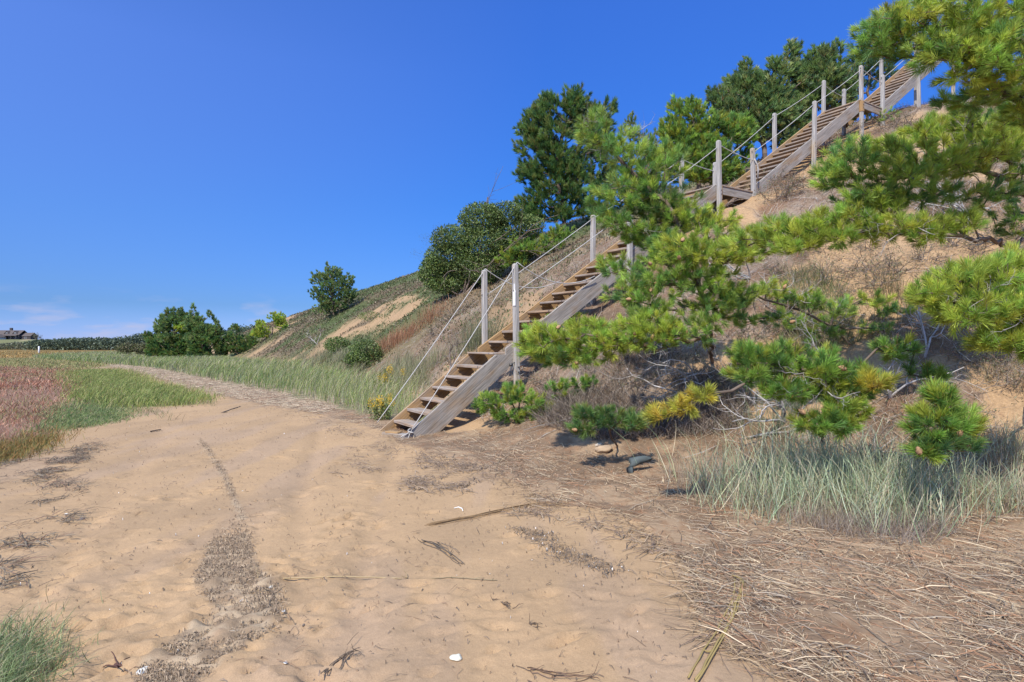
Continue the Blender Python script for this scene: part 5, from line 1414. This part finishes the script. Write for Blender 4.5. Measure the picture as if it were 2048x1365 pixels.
#@@PART5
# ------------------------------------------------------------------ single finds on the beach
def pebble(name, label, px, py, size, colr, seed, cat, squash=0.5, loc=None, stretch=1.3, sink=0.25, rough=0.25):
    rs = np.random.RandomState(seed)
    bm = bmesh.new(); bmesh.ops.create_icosphere(bm, subdivisions=3, radius=1)
    co = np.array([v.co[:] for v in bm.verts])
    F_ = np.array([[v.index for v in f.verts] for f in bm.faces]); bm.free()
    off = rs.rand(3) * 30
    nz = fbm(co[:, 0] * 1.3 + off[0] + co[:, 2], co[:, 1] * 1.3 + off[1] - co[:, 2], 1.0, 3) - 0.5
    # a few flat faces worn onto the stone
    for _ in range(5):
        nrm = unit(rs.normal(size=3)); h = rs.uniform(0.6, 0.85); dd = co @ nrm
        co = co - np.maximum(0, dd - h)[:, None] * nrm * 0.85
    co = co * (1 + rough * 2 * nz)[:, None] * np.array([stretch, 1.0, squash]) * size * 0.5
    a = rs.uniform(0, 6.28); R = np.array([[math.cos(a), -math.sin(a), 0], [math.sin(a), math.cos(a), 0], [0, 0, 1]])
    co = co @ R.T; co[:, 2] += size * squash * 0.5 * (1 - sink * 2)
    b = np.array(G3(px, py))
    c = np.array(colr) * (0.85 + 0.5 * (nz[:, None] + 0.3))
    return tag(link(name, mesh_np(name, co, F_, np.clip(c, 0.01, 0.95), True), M_SOLID, None, b), label, cat)
def shell(px, py, size, label, seed, colr=(0.78, 0.74, 0.66)):
    """one valve of a clam: a fluted shallow dome"""
    rs = np.random.RandomState(seed); b = np.array(G3(px, py))
    V, C = [], []; R_, S_ = 7, 18
    for i in range(R_):
        f = i / (R_ - 1)
        for k in range(S_):
            a = 2 * math.pi * k / S_
            rr = f * (1 + 0.16 * math.cos(a)) * (1 + 0.05 * math.sin(2 * a))
            V.append((rr * math.cos(a) * 0.62 - 0.1 * (1 - f), rr * math.sin(a) * 0.5, 0.26 * (1 - f ** 2.2) + 0.02 * math.cos(a * 9) * f))
            C.append(np.array(colr) * (0.9 + 0.14 * ((i * 3) % 2) - 0.1 * rs.rand()))
    V = np.array(V) * size
    t = rs.uniform(0, 6.28); R = np.array([[math.cos(t), -math.sin(t), 0], [math.sin(t), math.cos(t), 0], [0, 0, 1]])
    V = V @ R.T
    Fq = [(i * S_ + k, i * S_ + (k + 1) % S_, (i + 1) * S_ + (k + 1) % S_, (i + 1) * S_ + k) for i in range(R_ - 1) for k in range(S_)]
    return tag(link("shell", mesh_np("shell", V, np.array(Fq), np.array(C), True), M_SOLID, None, b + [0, 0, 0.002]), label, "shell")
pebble("stone", "pale yellowish white stone lying alone on the sand at the bottom", 912, 1318, 0.055, (0.62, 0.57, 0.44), 300, "stone", 0.5)
pebble("stone", "small dark stone in the sand left of the footprints", 164, 1039, 0.035, (0.16, 0.15, 0.14), 301, "stone", 0.6)
pebble("stone", "dark brown pebble right of the seagrass band near the bottom", 607, 1252, 0.02, (0.14, 0.11, 0.09), 302, "stone", 0.7)
pebble("stone", "tan rounded rock in the shade left of the blue grey driftwood", 1208, 905, 0.20, (0.42, 0.30, 0.19), 303, "rock", 0.6)
pebble("stone", "smaller pale rock above the tan rounded rock at the slope foot", 1198, 893, 0.09, (0.50, 0.42, 0.32), 304, "rock", 0.7)
pebble("stone", "small grey stone lying in the straw near the right bottom corner", 1908, 1262, 0.04, (0.42, 0.40, 0.37), 305, "stone", 0.6)
for i, (px, py, sz, lab) in enumerate((
        (289, 1342, 0.055, "large white clam shell at the lower end of the seagrass band, bottom left"),
        (543, 1175, 0.030, "white shell at the right edge of the seagrass band's broad middle"),
        (485, 1203, 0.030, "white shell lying in the middle of the broad seagrass band"),
        (567, 1223, 0.022, "small white shell on sand just right of the seagrass band"),
        (555, 1120, 0.020, "small pinkish shell beside the right side of the band's neck"),
        (485, 983, 0.020, "small white shell on sand right of the thin seagrass line"),
        (439, 1020, 0.022, "white shell on sand left of the thin seagrass line"),
        (133, 1029, 0.030, "white shell near the dark stone at the left edge of the sand"),
        (571, 1326, 0.020, "tiny white shell on the bottom sand right of the seagrass band"),
        (462, 1328, 0.024, "white shell in the last dark bit of the seagrass band near the bottom"),
        (1716, 1180, 0.045, "white broken shell lying in the straw at the right"),
        (1112, 1104, 0.020, "pale shell caught in the thin broken seagrass chain"))):
    shell(px, py, sz, lab, 320 + i, (0.72, 0.60, 0.52) if i == 4 else (0.62, 0.59, 0.52))
def curved_shell():
    pts = np.array([np.array(G3(*p)) + [0, 0, 0.006] for p in [(908, 1018), (917, 1016), (924, 1019), (926, 1024)]])
    V, Fq, C = path_tube(pts, [0.003, 0.007, 0.007, 0.003], (0.64, 0.62, 0.56), 6)
    tag(link("shell_fragment", mesh_np("shell_fragment", V - pts[0], Fq, C), M_SOLID, None, pts[0]), "curved white shell fragment on the sand left of the straw bundle", "shell")
curved_shell()

def stalk(name, label, pxs, r0, r1, colr, seed, cat="reed stalk", strands=1, spread=0.02, lift=0.008, frays=0):
    rs = np.random.RandomState(seed); parts = []
    ctrl = np.array([np.array(G3(*p)) + [0, 0, lift] for p in pxs])
    for k in range(strands):
        m = 14; f = np.linspace(0, len(ctrl) - 1, m)
        lo, hi = (0, 1) if k == 0 else sorted(rs.uniform(0, 1, 2)) if rs.rand() < 0.7 else (0, 1)
        if hi - lo < 0.3: lo, hi = 0, 1
        f = np.linspace(lo, hi, m) * (len(ctrl) - 1)
        i = np.minimum(f.astype(int), len(ctrl) - 2); g = (f - i)[:, None]
        p = ctrl[i] * (1 - g) + ctrl[i + 1] * g
        wob = np.cumsum(rs.normal(size=(m, 3)) * spread * 0.25, axis=0) * [1, 1, 0.15]
        p = p + wob + rs.normal(size=3) * [spread, spread, 0.003] * (k > 0)
        p[:, 2] = np.maximum(p[:, 2], z_ground(p[:, 0], p[:, 1]) + r0 * 0.4)
        parts.append(path_tube(p, np.linspace(r0, r1, m) * (1 if k == 0 else rs.uniform(0.5, 1)), np.array(colr) * (1 + 0.2 * rs.normal()), 5))
    for k in range(frays):
        q = ctrl[rs.randint(len(ctrl))]
        p = twig_path(q, (rs.normal(), rs.normal(), 0.15), rs.uniform(0.03, 0.10), rs, 5, 0.6)
        p[:, 2] = np.maximum(p[:, 2], z_ground(p[:, 0], p[:, 1]) + 0.003)
        parts.append(path_tube(p, np.linspace(r1, r1 * 0.5, 6), np.array(colr) * 0.8, 4))
    V, Fq, C = merge(parts)
    return tag(link(name, mesh_np(name, V - ctrl[0], Fq, np.clip(C, 0.01, 1)), M_STRAW, None, ctrl[0]), label, cat)
stalk("reed_stalk", "long thin pale reed lying across the sand from the seagrass band", [(515, 1160), (600, 1156), (700, 1154), (770, 1156), (815, 1159)], 0.0035, 0.003, (0.36, 0.27, 0.14), 340, frays=4)
stalk("reed_stalk", "shorter pale reed lying on the sand in line with the long thin one", [(862, 1160), (900, 1157), (950, 1160), (985, 1163)], 0.003, 0.0025, (0.42, 0.33, 0.19), 341, frays=3)
stalk("straw_bundle", "long curved bundle of brown straw reaching out from the wrack over the sand", [(858, 1052), (920, 1040), (990, 1026), (1060, 1012), (1130, 1011)], 0.0035, 0.0035, (0.28, 0.18, 0.09), 342, "straw bundle", 9, 0.025)
stalk("reed_stalk", "long thick greenish reed stalk crossing the wrack edge toward the bottom", [(1484, 1165), (1478, 1200), (1462, 1245), (1425, 1310), (1385, 1370)], 0.005, 0.006, (0.33, 0.24, 0.09), 343, "reed stalk", 5, 0.018, 0.02, 4)
stalk("reed_stalk", "pale thick reed lying level at the wrack edge near the bottom", [(1503, 1316), (1560, 1306), (1625, 1298), (1650, 1297)], 0.008, 0.006, (0.44, 0.32, 0.20), 344)
stalk("reed_stalk", "pale reed pointing up right beside the thick level reed", [(1640, 1340), (1700, 1310), (1745, 1294)], 0.006, 0.004, (0.46, 0.36, 0.22), 345)
stalk("reed_stalk", "straight pale reed across the straw at the right edge", [(1935, 1175), (1990, 1196), (2040, 1215)], 0.005, 0.004, (0.46, 0.36, 0.22), 346)
stalk("stick", "dark stick leaning out of the straw at the right edge", [(1995, 1205), (2030, 1170), (2060, 1145)], 0.008, 0.006, (0.16, 0.13, 0.10), 347, "stick")
stalk("stick", "short straight grey stick on the lower seagrass band", [(429, 1265), (478, 1262)], 0.005, 0.005, (0.38, 0.34, 0.28), 348, "stick")
stalk("stick", "dark broken stick at the right edge of the seagrass band", [(490, 1282), (520, 1250), (548, 1190)], 0.003, 0.003, (0.10, 0.08, 0.06), 349, "stick", frays=3)
stalk("stick", "short dark stick on the far sand left of the stair foot", [(300, 864), (318, 860)], 0.012, 0.009, (0.12, 0.09, 0.07), 350, "stick")
stalk("stick", "dark forked stick by the far straw path", [(446, 826), (478, 815)], 0.012, 0.009, (0.13, 0.10, 0.08), 351, "stick", frays=4)
stalk("seagrass_sprig", "dark feathery seagrass sprig on the sand left of the seagrass chain", [(850, 1085), (875, 1092), (900, 1110), (925, 1130)], 0.004, 0.003, (0.12, 0.095, 0.07), 352, "seagrass", 8, 0.022, 0.008, 8)
stalk("seagrass_sprig", "curled dark seagrass sprig at the bottom left of the sand", [(655, 1350), (685, 1320), (715, 1305)], 0.003, 0.002, (0.15, 0.11, 0.075), 353, "seagrass", 5, 0.02, 0.008, 8)
stalk("seagrass_sprig", "loose fan of brown seagrass at the bottom edge of the sand", [(1060, 1345), (1110, 1355), (1180, 1358)], 0.003, 0.002, (0.16, 0.10, 0.065), 354, "seagrass", 5, 0.03, 0.008, 9)
stalk("seagrass_sprig", "small dark seagrass knot on the lower middle sand", [(985, 1202), (1005, 1206), (1025, 1220)], 0.003, 0.002, (0.13, 0.09, 0.06), 355, "seagrass", 4, 0.015, 0.008, 5)
stalk("seagrass_sprig", "tiny dark seagrass tangle right of the small knot", [(1060, 1250), (1075, 1254)], 0.003, 0.002, (0.13, 0.09, 0.06), 356, "seagrass", 4, 0.015, 0.008, 5)
stalk("crab_remains", "dark reddish crab remains with stiff legs at the bottom left", [(231, 1335), (236, 1337), (241, 1339)], 0.008, 0.005, (0.12, 0.06, 0.045), 357, "crab", 1, 0.01, 0.012, 7)

# blue grey driftwood lump, bent like an elbow
rs = np.random.RandomState(360); b = np.array(G3(1262, 948))
cp_ = 0.72 * np.array([(0, 0, -0.04), (-0.02, 0.0, 0.10), (0.02, 0.02, 0.17), (0.12, 0.06, 0.20), (0.24, 0.10, 0.21), (0.33, 0.14, 0.20)])
V, Fq, C = path_tube(cp_, [0.036, 0.04, 0.048, 0.045, 0.04, 0.03], (0.085, 0.10, 0.098), 10)  # tone darkened to stand in for the shade of the branch above
V += rs.normal(size=V.shape) * 0.006
C *= (0.8 + 0.4 * rs.rand(len(C), 1))
tag(link("driftwood", mesh_np("driftwood", V, Fq, C, True), M_BARK, None, b), "bent blue grey driftwood lump in the shade at the slope foot", "driftwood")

# ------------------------------------------------------------------ far shore
def tree_band(name, label, x0, x1, yd, h0, n, cols, seed, leaf=0.7):
    rs = np.random.RandomState(seed)
    x = rs.uniform(x0, x1, n); y = yd + rs.uniform(-6, 14, n)
    g = z_ground(x, y, False)
    top = h0(x) * (0.68 + 0.5 * vnoise(x * 0.13 + 3, x * 0 + seed)) * (0.85 + 0.3 * vnoise(x * 0.7, y * 0.5))
    z = g + top * rs.rand(n) ** 0.55
    p = np.stack([x, y + (z - g) * 0.6, z], 1)
    cc = palette(n, cols, rs, 0.2) * (0.75 + 0.5 * vnoise(x * 0.35, z * 0.9 + 9))[:, None]
    return stuff(name, label, "woods", [needles(p, unit(rs.normal(size=(n, 3)) + [0, -0.3, 0.4]), leaf * rs.uniform(0.6, 1.3, n), leaf * 0.6, cc, rs)], M_LEAF)
tree_band("far_woods", "low dark green woods along the far side of the marsh", -129, -60, 165,
          lambda x: np.interp(x, [-140, -115, -100, -60], [2.7, 3.1, 3.9, 5.6]) - 0.3, 40000, [(0.11, 0.145, 0.085), (0.14, 0.17, 0.095), (0.09, 0.12, 0.08)], 400, 0.6)  # leaf colours lightened and blued, distance haze put into the tone
tree_band("far_scrub", "grey green scrub on the low knoll below the far house", -190, -125, 172,
          lambda x: np.interp(x, [-190, -150, -125], [1.7, 1.5, 1.9]), 20000, [(0.16, 0.17, 0.09), (0.20, 0.18, 0.12), (0.12, 0.14, 0.075)], 401, 0.55)
# knoll under the house
kx, ky = -276.0, 338.0
xs = np.linspace(-60, 60, 41); ys = np.linspace(-24, 40, 25)
KX, KY = np.meshgrid(xs, ys)
KZ = 3.6 * np.exp(-(np.maximum(0, np.abs(KX + 6) - 22) / 15) ** 2) * sstep(-24, -6, KY) - 0.3
kid = np.arange(KX.size).reshape(KX.shape)
kq = np.stack([kid[:-1, :-1], kid[:-1, 1:], kid[1:, 1:], kid[1:, :-1]], -1).reshape(-1, 4)
zk = -0.9 + float(hfac(np.array(196.0))) * 0
kc = mix(np.tile(np.array((0.15, 0.15, 0.07)), (KX.size, 1)), (0.42, 0.32, 0.2), sstep(0.6, 0.7, fbm(KX.ravel(), KY.ravel(), 0.15, 3)))
tag(link("knoll", mesh_np("knoll", np.stack([KX, KY, KZ], -1).reshape(-1, 3), kq, kc, True), M_SAND, None, (kx, ky, -0.9)), kind='structure')
# house: shingled body with cross gables, chimney, porch roof and an outbuilding
M_SHING, _nt, _b = node_mat("dark cedar shingle", 0.9, 0.15)
_g = _nt.nodes.new("ShaderNodeNewGeometry"); _n = tex_noise(_nt, 2.5, 6, 0.7, _g.outputs['Position'])
_c = _nt.nodes.new("ShaderNodeMix"); _c.data_type = 'RGBA'; _c.inputs[6].default_value = (0.055, 0.05, 0.055, 1); _c.inputs[7].default_value = (0.10, 0.085, 0.08, 1)
_nt.links.new(_n.outputs[0], _c.inputs[0]); _nt.links.new(_c.outputs[2], _b.inputs['Base Color'])
M_ROOF, _nt, _b = node_mat("weathered roof shingle", 0.9, 0.15)
_g = _nt.nodes.new("ShaderNodeNewGeometry"); _n = tex_noise(_nt, 3, 6, 0.7, _g.outputs['Position'])
_c = _nt.nodes.new("ShaderNodeMix"); _c.data_type = 'RGBA'; _c.inputs[6].default_value = (0.085, 0.07, 0.065, 1); _c.inputs[7].default_value = (0.14, 0.115, 0.10, 1)
_nt.links.new(_n.outputs[0], _c.inputs[0]); _nt.links.new(_c.outputs[2], _b.inputs['Base Color'])
M_TRIM, _, _b = node_mat("white trim", 0.6, 0.3); _b.inputs['Base Color'].default_value = (0.6, 0.6, 0.58, 1)
M_GLASS, _, _b = node_mat("window glass", 0.1, 0.5); _b.inputs['Base Color'].default_value = (0.03, 0.04, 0.05, 1)
def solid(name, V, Fs, mat, parent):
    bm = bmesh.new(); vs = [bm.verts.new(v) for v in V]
    for f in Fs: bm.faces.new([vs[i] for i in f])
    bmesh.ops.recalc_face_normals(bm, faces=bm.faces)
    me = bpy.data.meshes.new(name); bm.to_mesh(me); bm.free()
    return link(name, me, mat, parent)
def cuboid(name, x0, x1, y0, y1, z0, z1, mat, parent):
    return solid(name, [(x, y, z) for x in (x0, x1) for y in (y0, y1) for z in (z0, z1)],
                 [(0, 1, 3, 2), (4, 6, 7, 5), (0, 4, 5, 1), (2, 3, 7, 6), (0, 2, 6, 4), (1, 5, 7, 3)], mat, parent)
def gable(name, x0, x1, y0, y1, z0, h, axis, mat, parent, over=0.3, t=0.16):
    """pitched roof of two slabs; ridge along the axis"""
    if axis == 'x':
        x0 -= over; x1 += over; ym = (y0 + y1) / 2; s = h / (ym - y0); y0 -= over; y1 += over; zb = z0 - s * over
        V = [(x, y, z + d) for x in (x0, x1) for y, z in ((y0, zb), (ym, z0 + h), (y1, zb)) for d in (0.02, t)]
    else:
        y0 -= over; y1 += over; xm = (x0 + x1) / 2; s = h / (xm - x0); x0 -= over; x1 += over; zb = z0 - s * over
        V = [(x, y, z + d) for y in (y0, y1) for x, z in ((x0, zb), (xm, z0 + h), (x1, zb)) for d in (0.02, t)]
    return solid(name, V, [(0, 2, 8, 6), (2, 4, 10, 8), (1, 7, 9, 3), (3, 9, 11, 5), (0, 1, 3, 2), (2, 3, 5, 4), (6, 8, 9, 7), (8, 10, 11, 9), (0, 6, 7, 1), (4, 5, 11, 10)], mat, parent)
def gable_end(x0, x1, y, z, h, parent, d=0.12):
    return solid("gable_wall", [(x0, y, z), (x1, y, z), ((x0 + x1) / 2, y, z + h), (x0, y + d, z), (x1, y + d, z), ((x0 + x1) / 2, y + d, z + h)], [(0, 1, 2), (3, 5, 4), (0, 3, 4, 1), (1, 4, 5, 2), (2, 5, 3, 0)], M_SHING, parent)
def window(x, y, z, w, h, parent):
    f = cuboid("window", x - w / 2, x + w / 2, y - 0.06, y + 0.02, z - h / 2, z + h / 2, M_TRIM, parent)
    cuboid("pane", x - w / 2 + 0.09, x - 0.04, y - 0.085, y - 0.061, z - h / 2 + 0.09, z + h / 2 - 0.09, M_GLASS, f)
    cuboid("pane", x + 0.04, x + w / 2 - 0.09, y - 0.085, y - 0.061, z - h / 2 + 0.09, z + h / 2 - 0.09, M_GLASS, f)
hs_ = empty("shingled_house", (-279.7, 338, 2.25), 0.0)
tag(hs_, "dark shingled house with gables and a chimney on the knoll at the far left", "house")
H = hs_
cuboid("wall", -8.6, 4.7, 0, 7, 0, 2.9, M_SHING, H)
gable("roof", -8.6, 4.7, 0, 7, 2.9, 2.3, 'x', M_ROOF, H)
for gx in (-2.4, 2.3):
    cuboid("dormer", gx - 1.5, gx + 1.5, 0.3, 3.4, 2.9, 3.2, M_SHING, H)
    gable_end(gx - 1.5, gx + 1.5, 0.3, 3.2, 1.6, H); gable("dormer_roof", gx - 1.5, gx + 1.5, 0.3, 3.5, 3.2, 1.6, 'y', M_ROOF, H, 0.2)
    window(gx, 0.3, 3.6, 0.9, 0.9, H)
solid("porch_roof", [(-8.0, -1.6, 2.2), (4.2, -1.6, 2.2), (4.2, -0.02, 2.75), (-8.0, -0.02, 2.75), (-8.0, -1.6, 2.32), (4.2, -1.6, 2.32), (4.2, -0.02, 2.87), (-8.0, -0.02, 2.87)],
      [(0, 1, 2, 3), (4, 7, 6, 5), (0, 4, 5, 1), (1, 5, 6, 2), (2, 6, 7, 3), (3, 7, 4, 0)], M_ROOF, H)
for px_ in (-7.8, -4.8, -1.8, 1.2, 4.0): cuboid("porch_post", px_ - 0.08, px_ + 0.08, -1.5, -1.34, 0, 2.19, M_SHING, H)
for wx in (-6.2, -3.2, -0.3, 2.6): window(wx, 0, 1.4, 1.3, 1.3, H)
cuboid("chimney", -3.6, -2.4, 3.7, 4.7, 4.6, 6.7, M_SHING, H)
cuboid("wing_wall", 4.7, 10.2, 1.2, 6.2, 0, 2.1, M_SHING, H)
gable("wing_roof", 5.1, 10.2, 1.2, 6.2, 2.1, 1.7, 'x', M_ROOF, H)
window(7.4, 1.2, 1.15, 1.1, 1.1, H)
og = empty("outbuilding", (-283.5, 332, 1.7)); tag(og, "pale walled outbuilding with a dark gable roof left of the shingled house", "shed")
cuboid("wall", -3, 2.2, 0, 5, 0, 2.0, M_TRIM, og); gable("roof", -3, 2.2, 0, 5, 2.0, 1.5, 'y', M_ROOF, og); gable_end(-3, 2.2, -0.01, 2.0, 1.5, og, 0.1)
# bare small tree beside the house, marsh post, utility pole
rs = np.random.RandomState(410)
bt = empty("bare_tree", (-262.0, 334, 1.6)); tag(bt, "small thin leafed tree right of the far house", "tree")
sg = []
for k in range(6): sg += branchy(np.array(bt.location), (rs.normal() * .7, 0, 0.9), rs.uniform(2.6, 4.0), 0.10, rs, 2, curl=0.4, up=0.2, kids=5)
V, Fq, C = seg_mesh(sg, (0.16, 0.15, 0.12), rs); link("trunk", mesh_np("trunk", V - np.array(bt.location), Fq, C), M_BARK, bt)
tp = np.concatenate([s_[1] for s_ in sg]); tp = tp[rs.randint(len(tp), size=500)] + rs.normal(size=(500, 3)) * 0.3
V, Fq, C = needles(tp, unit(rs.normal(size=(500, 3))), 0.35, 0.16, palette(500, [(0.12, 0.13, 0.08), (0.16, 0.15, 0.10)], rs), rs)
link("crown", mesh_np("crown", V - np.array(bt.location), Fq, np.clip(C, .01, 1)), M_LEAF, bt)
def pole(name, label, px, py_top, yd, r, colr, cat, arm=False):
    b = P(px, 700, yd); g = float(z_ground(b[0], b[1], False)); t = P(px, py_top, yd)[2]
    parts = [path_tube([[0, 0, -0.3], [0, 0, (t - g) * 0.5], [0, 0, t - g - 0.05], [0, 0, t - g]], [r, r * 0.95, r * 0.9, r * 0.5], colr, 8)]
    if arm: parts.append(path_tube([[-0.8, 0, t - g - 0.5], [0.8, 0, t - g - 0.5]], [0.07, 0.07], colr, 4))
    V, Fq, C = merge(parts)
    return tag(link(name, mesh_np(name, V, Fq, C), M_SOLID, None, (b[0], b[1], g)), label, cat)
pole("marsh_post", "white post standing in the far marsh below the small tree", 78, 693, 120, 0.16, (0.75, 0.74, 0.72), "post")
pole("wooden_pole", "pale wooden pole rising from the far woods", 220.5, 681, 176, 0.2, (0.50, 0.47, 0.44), "pole")
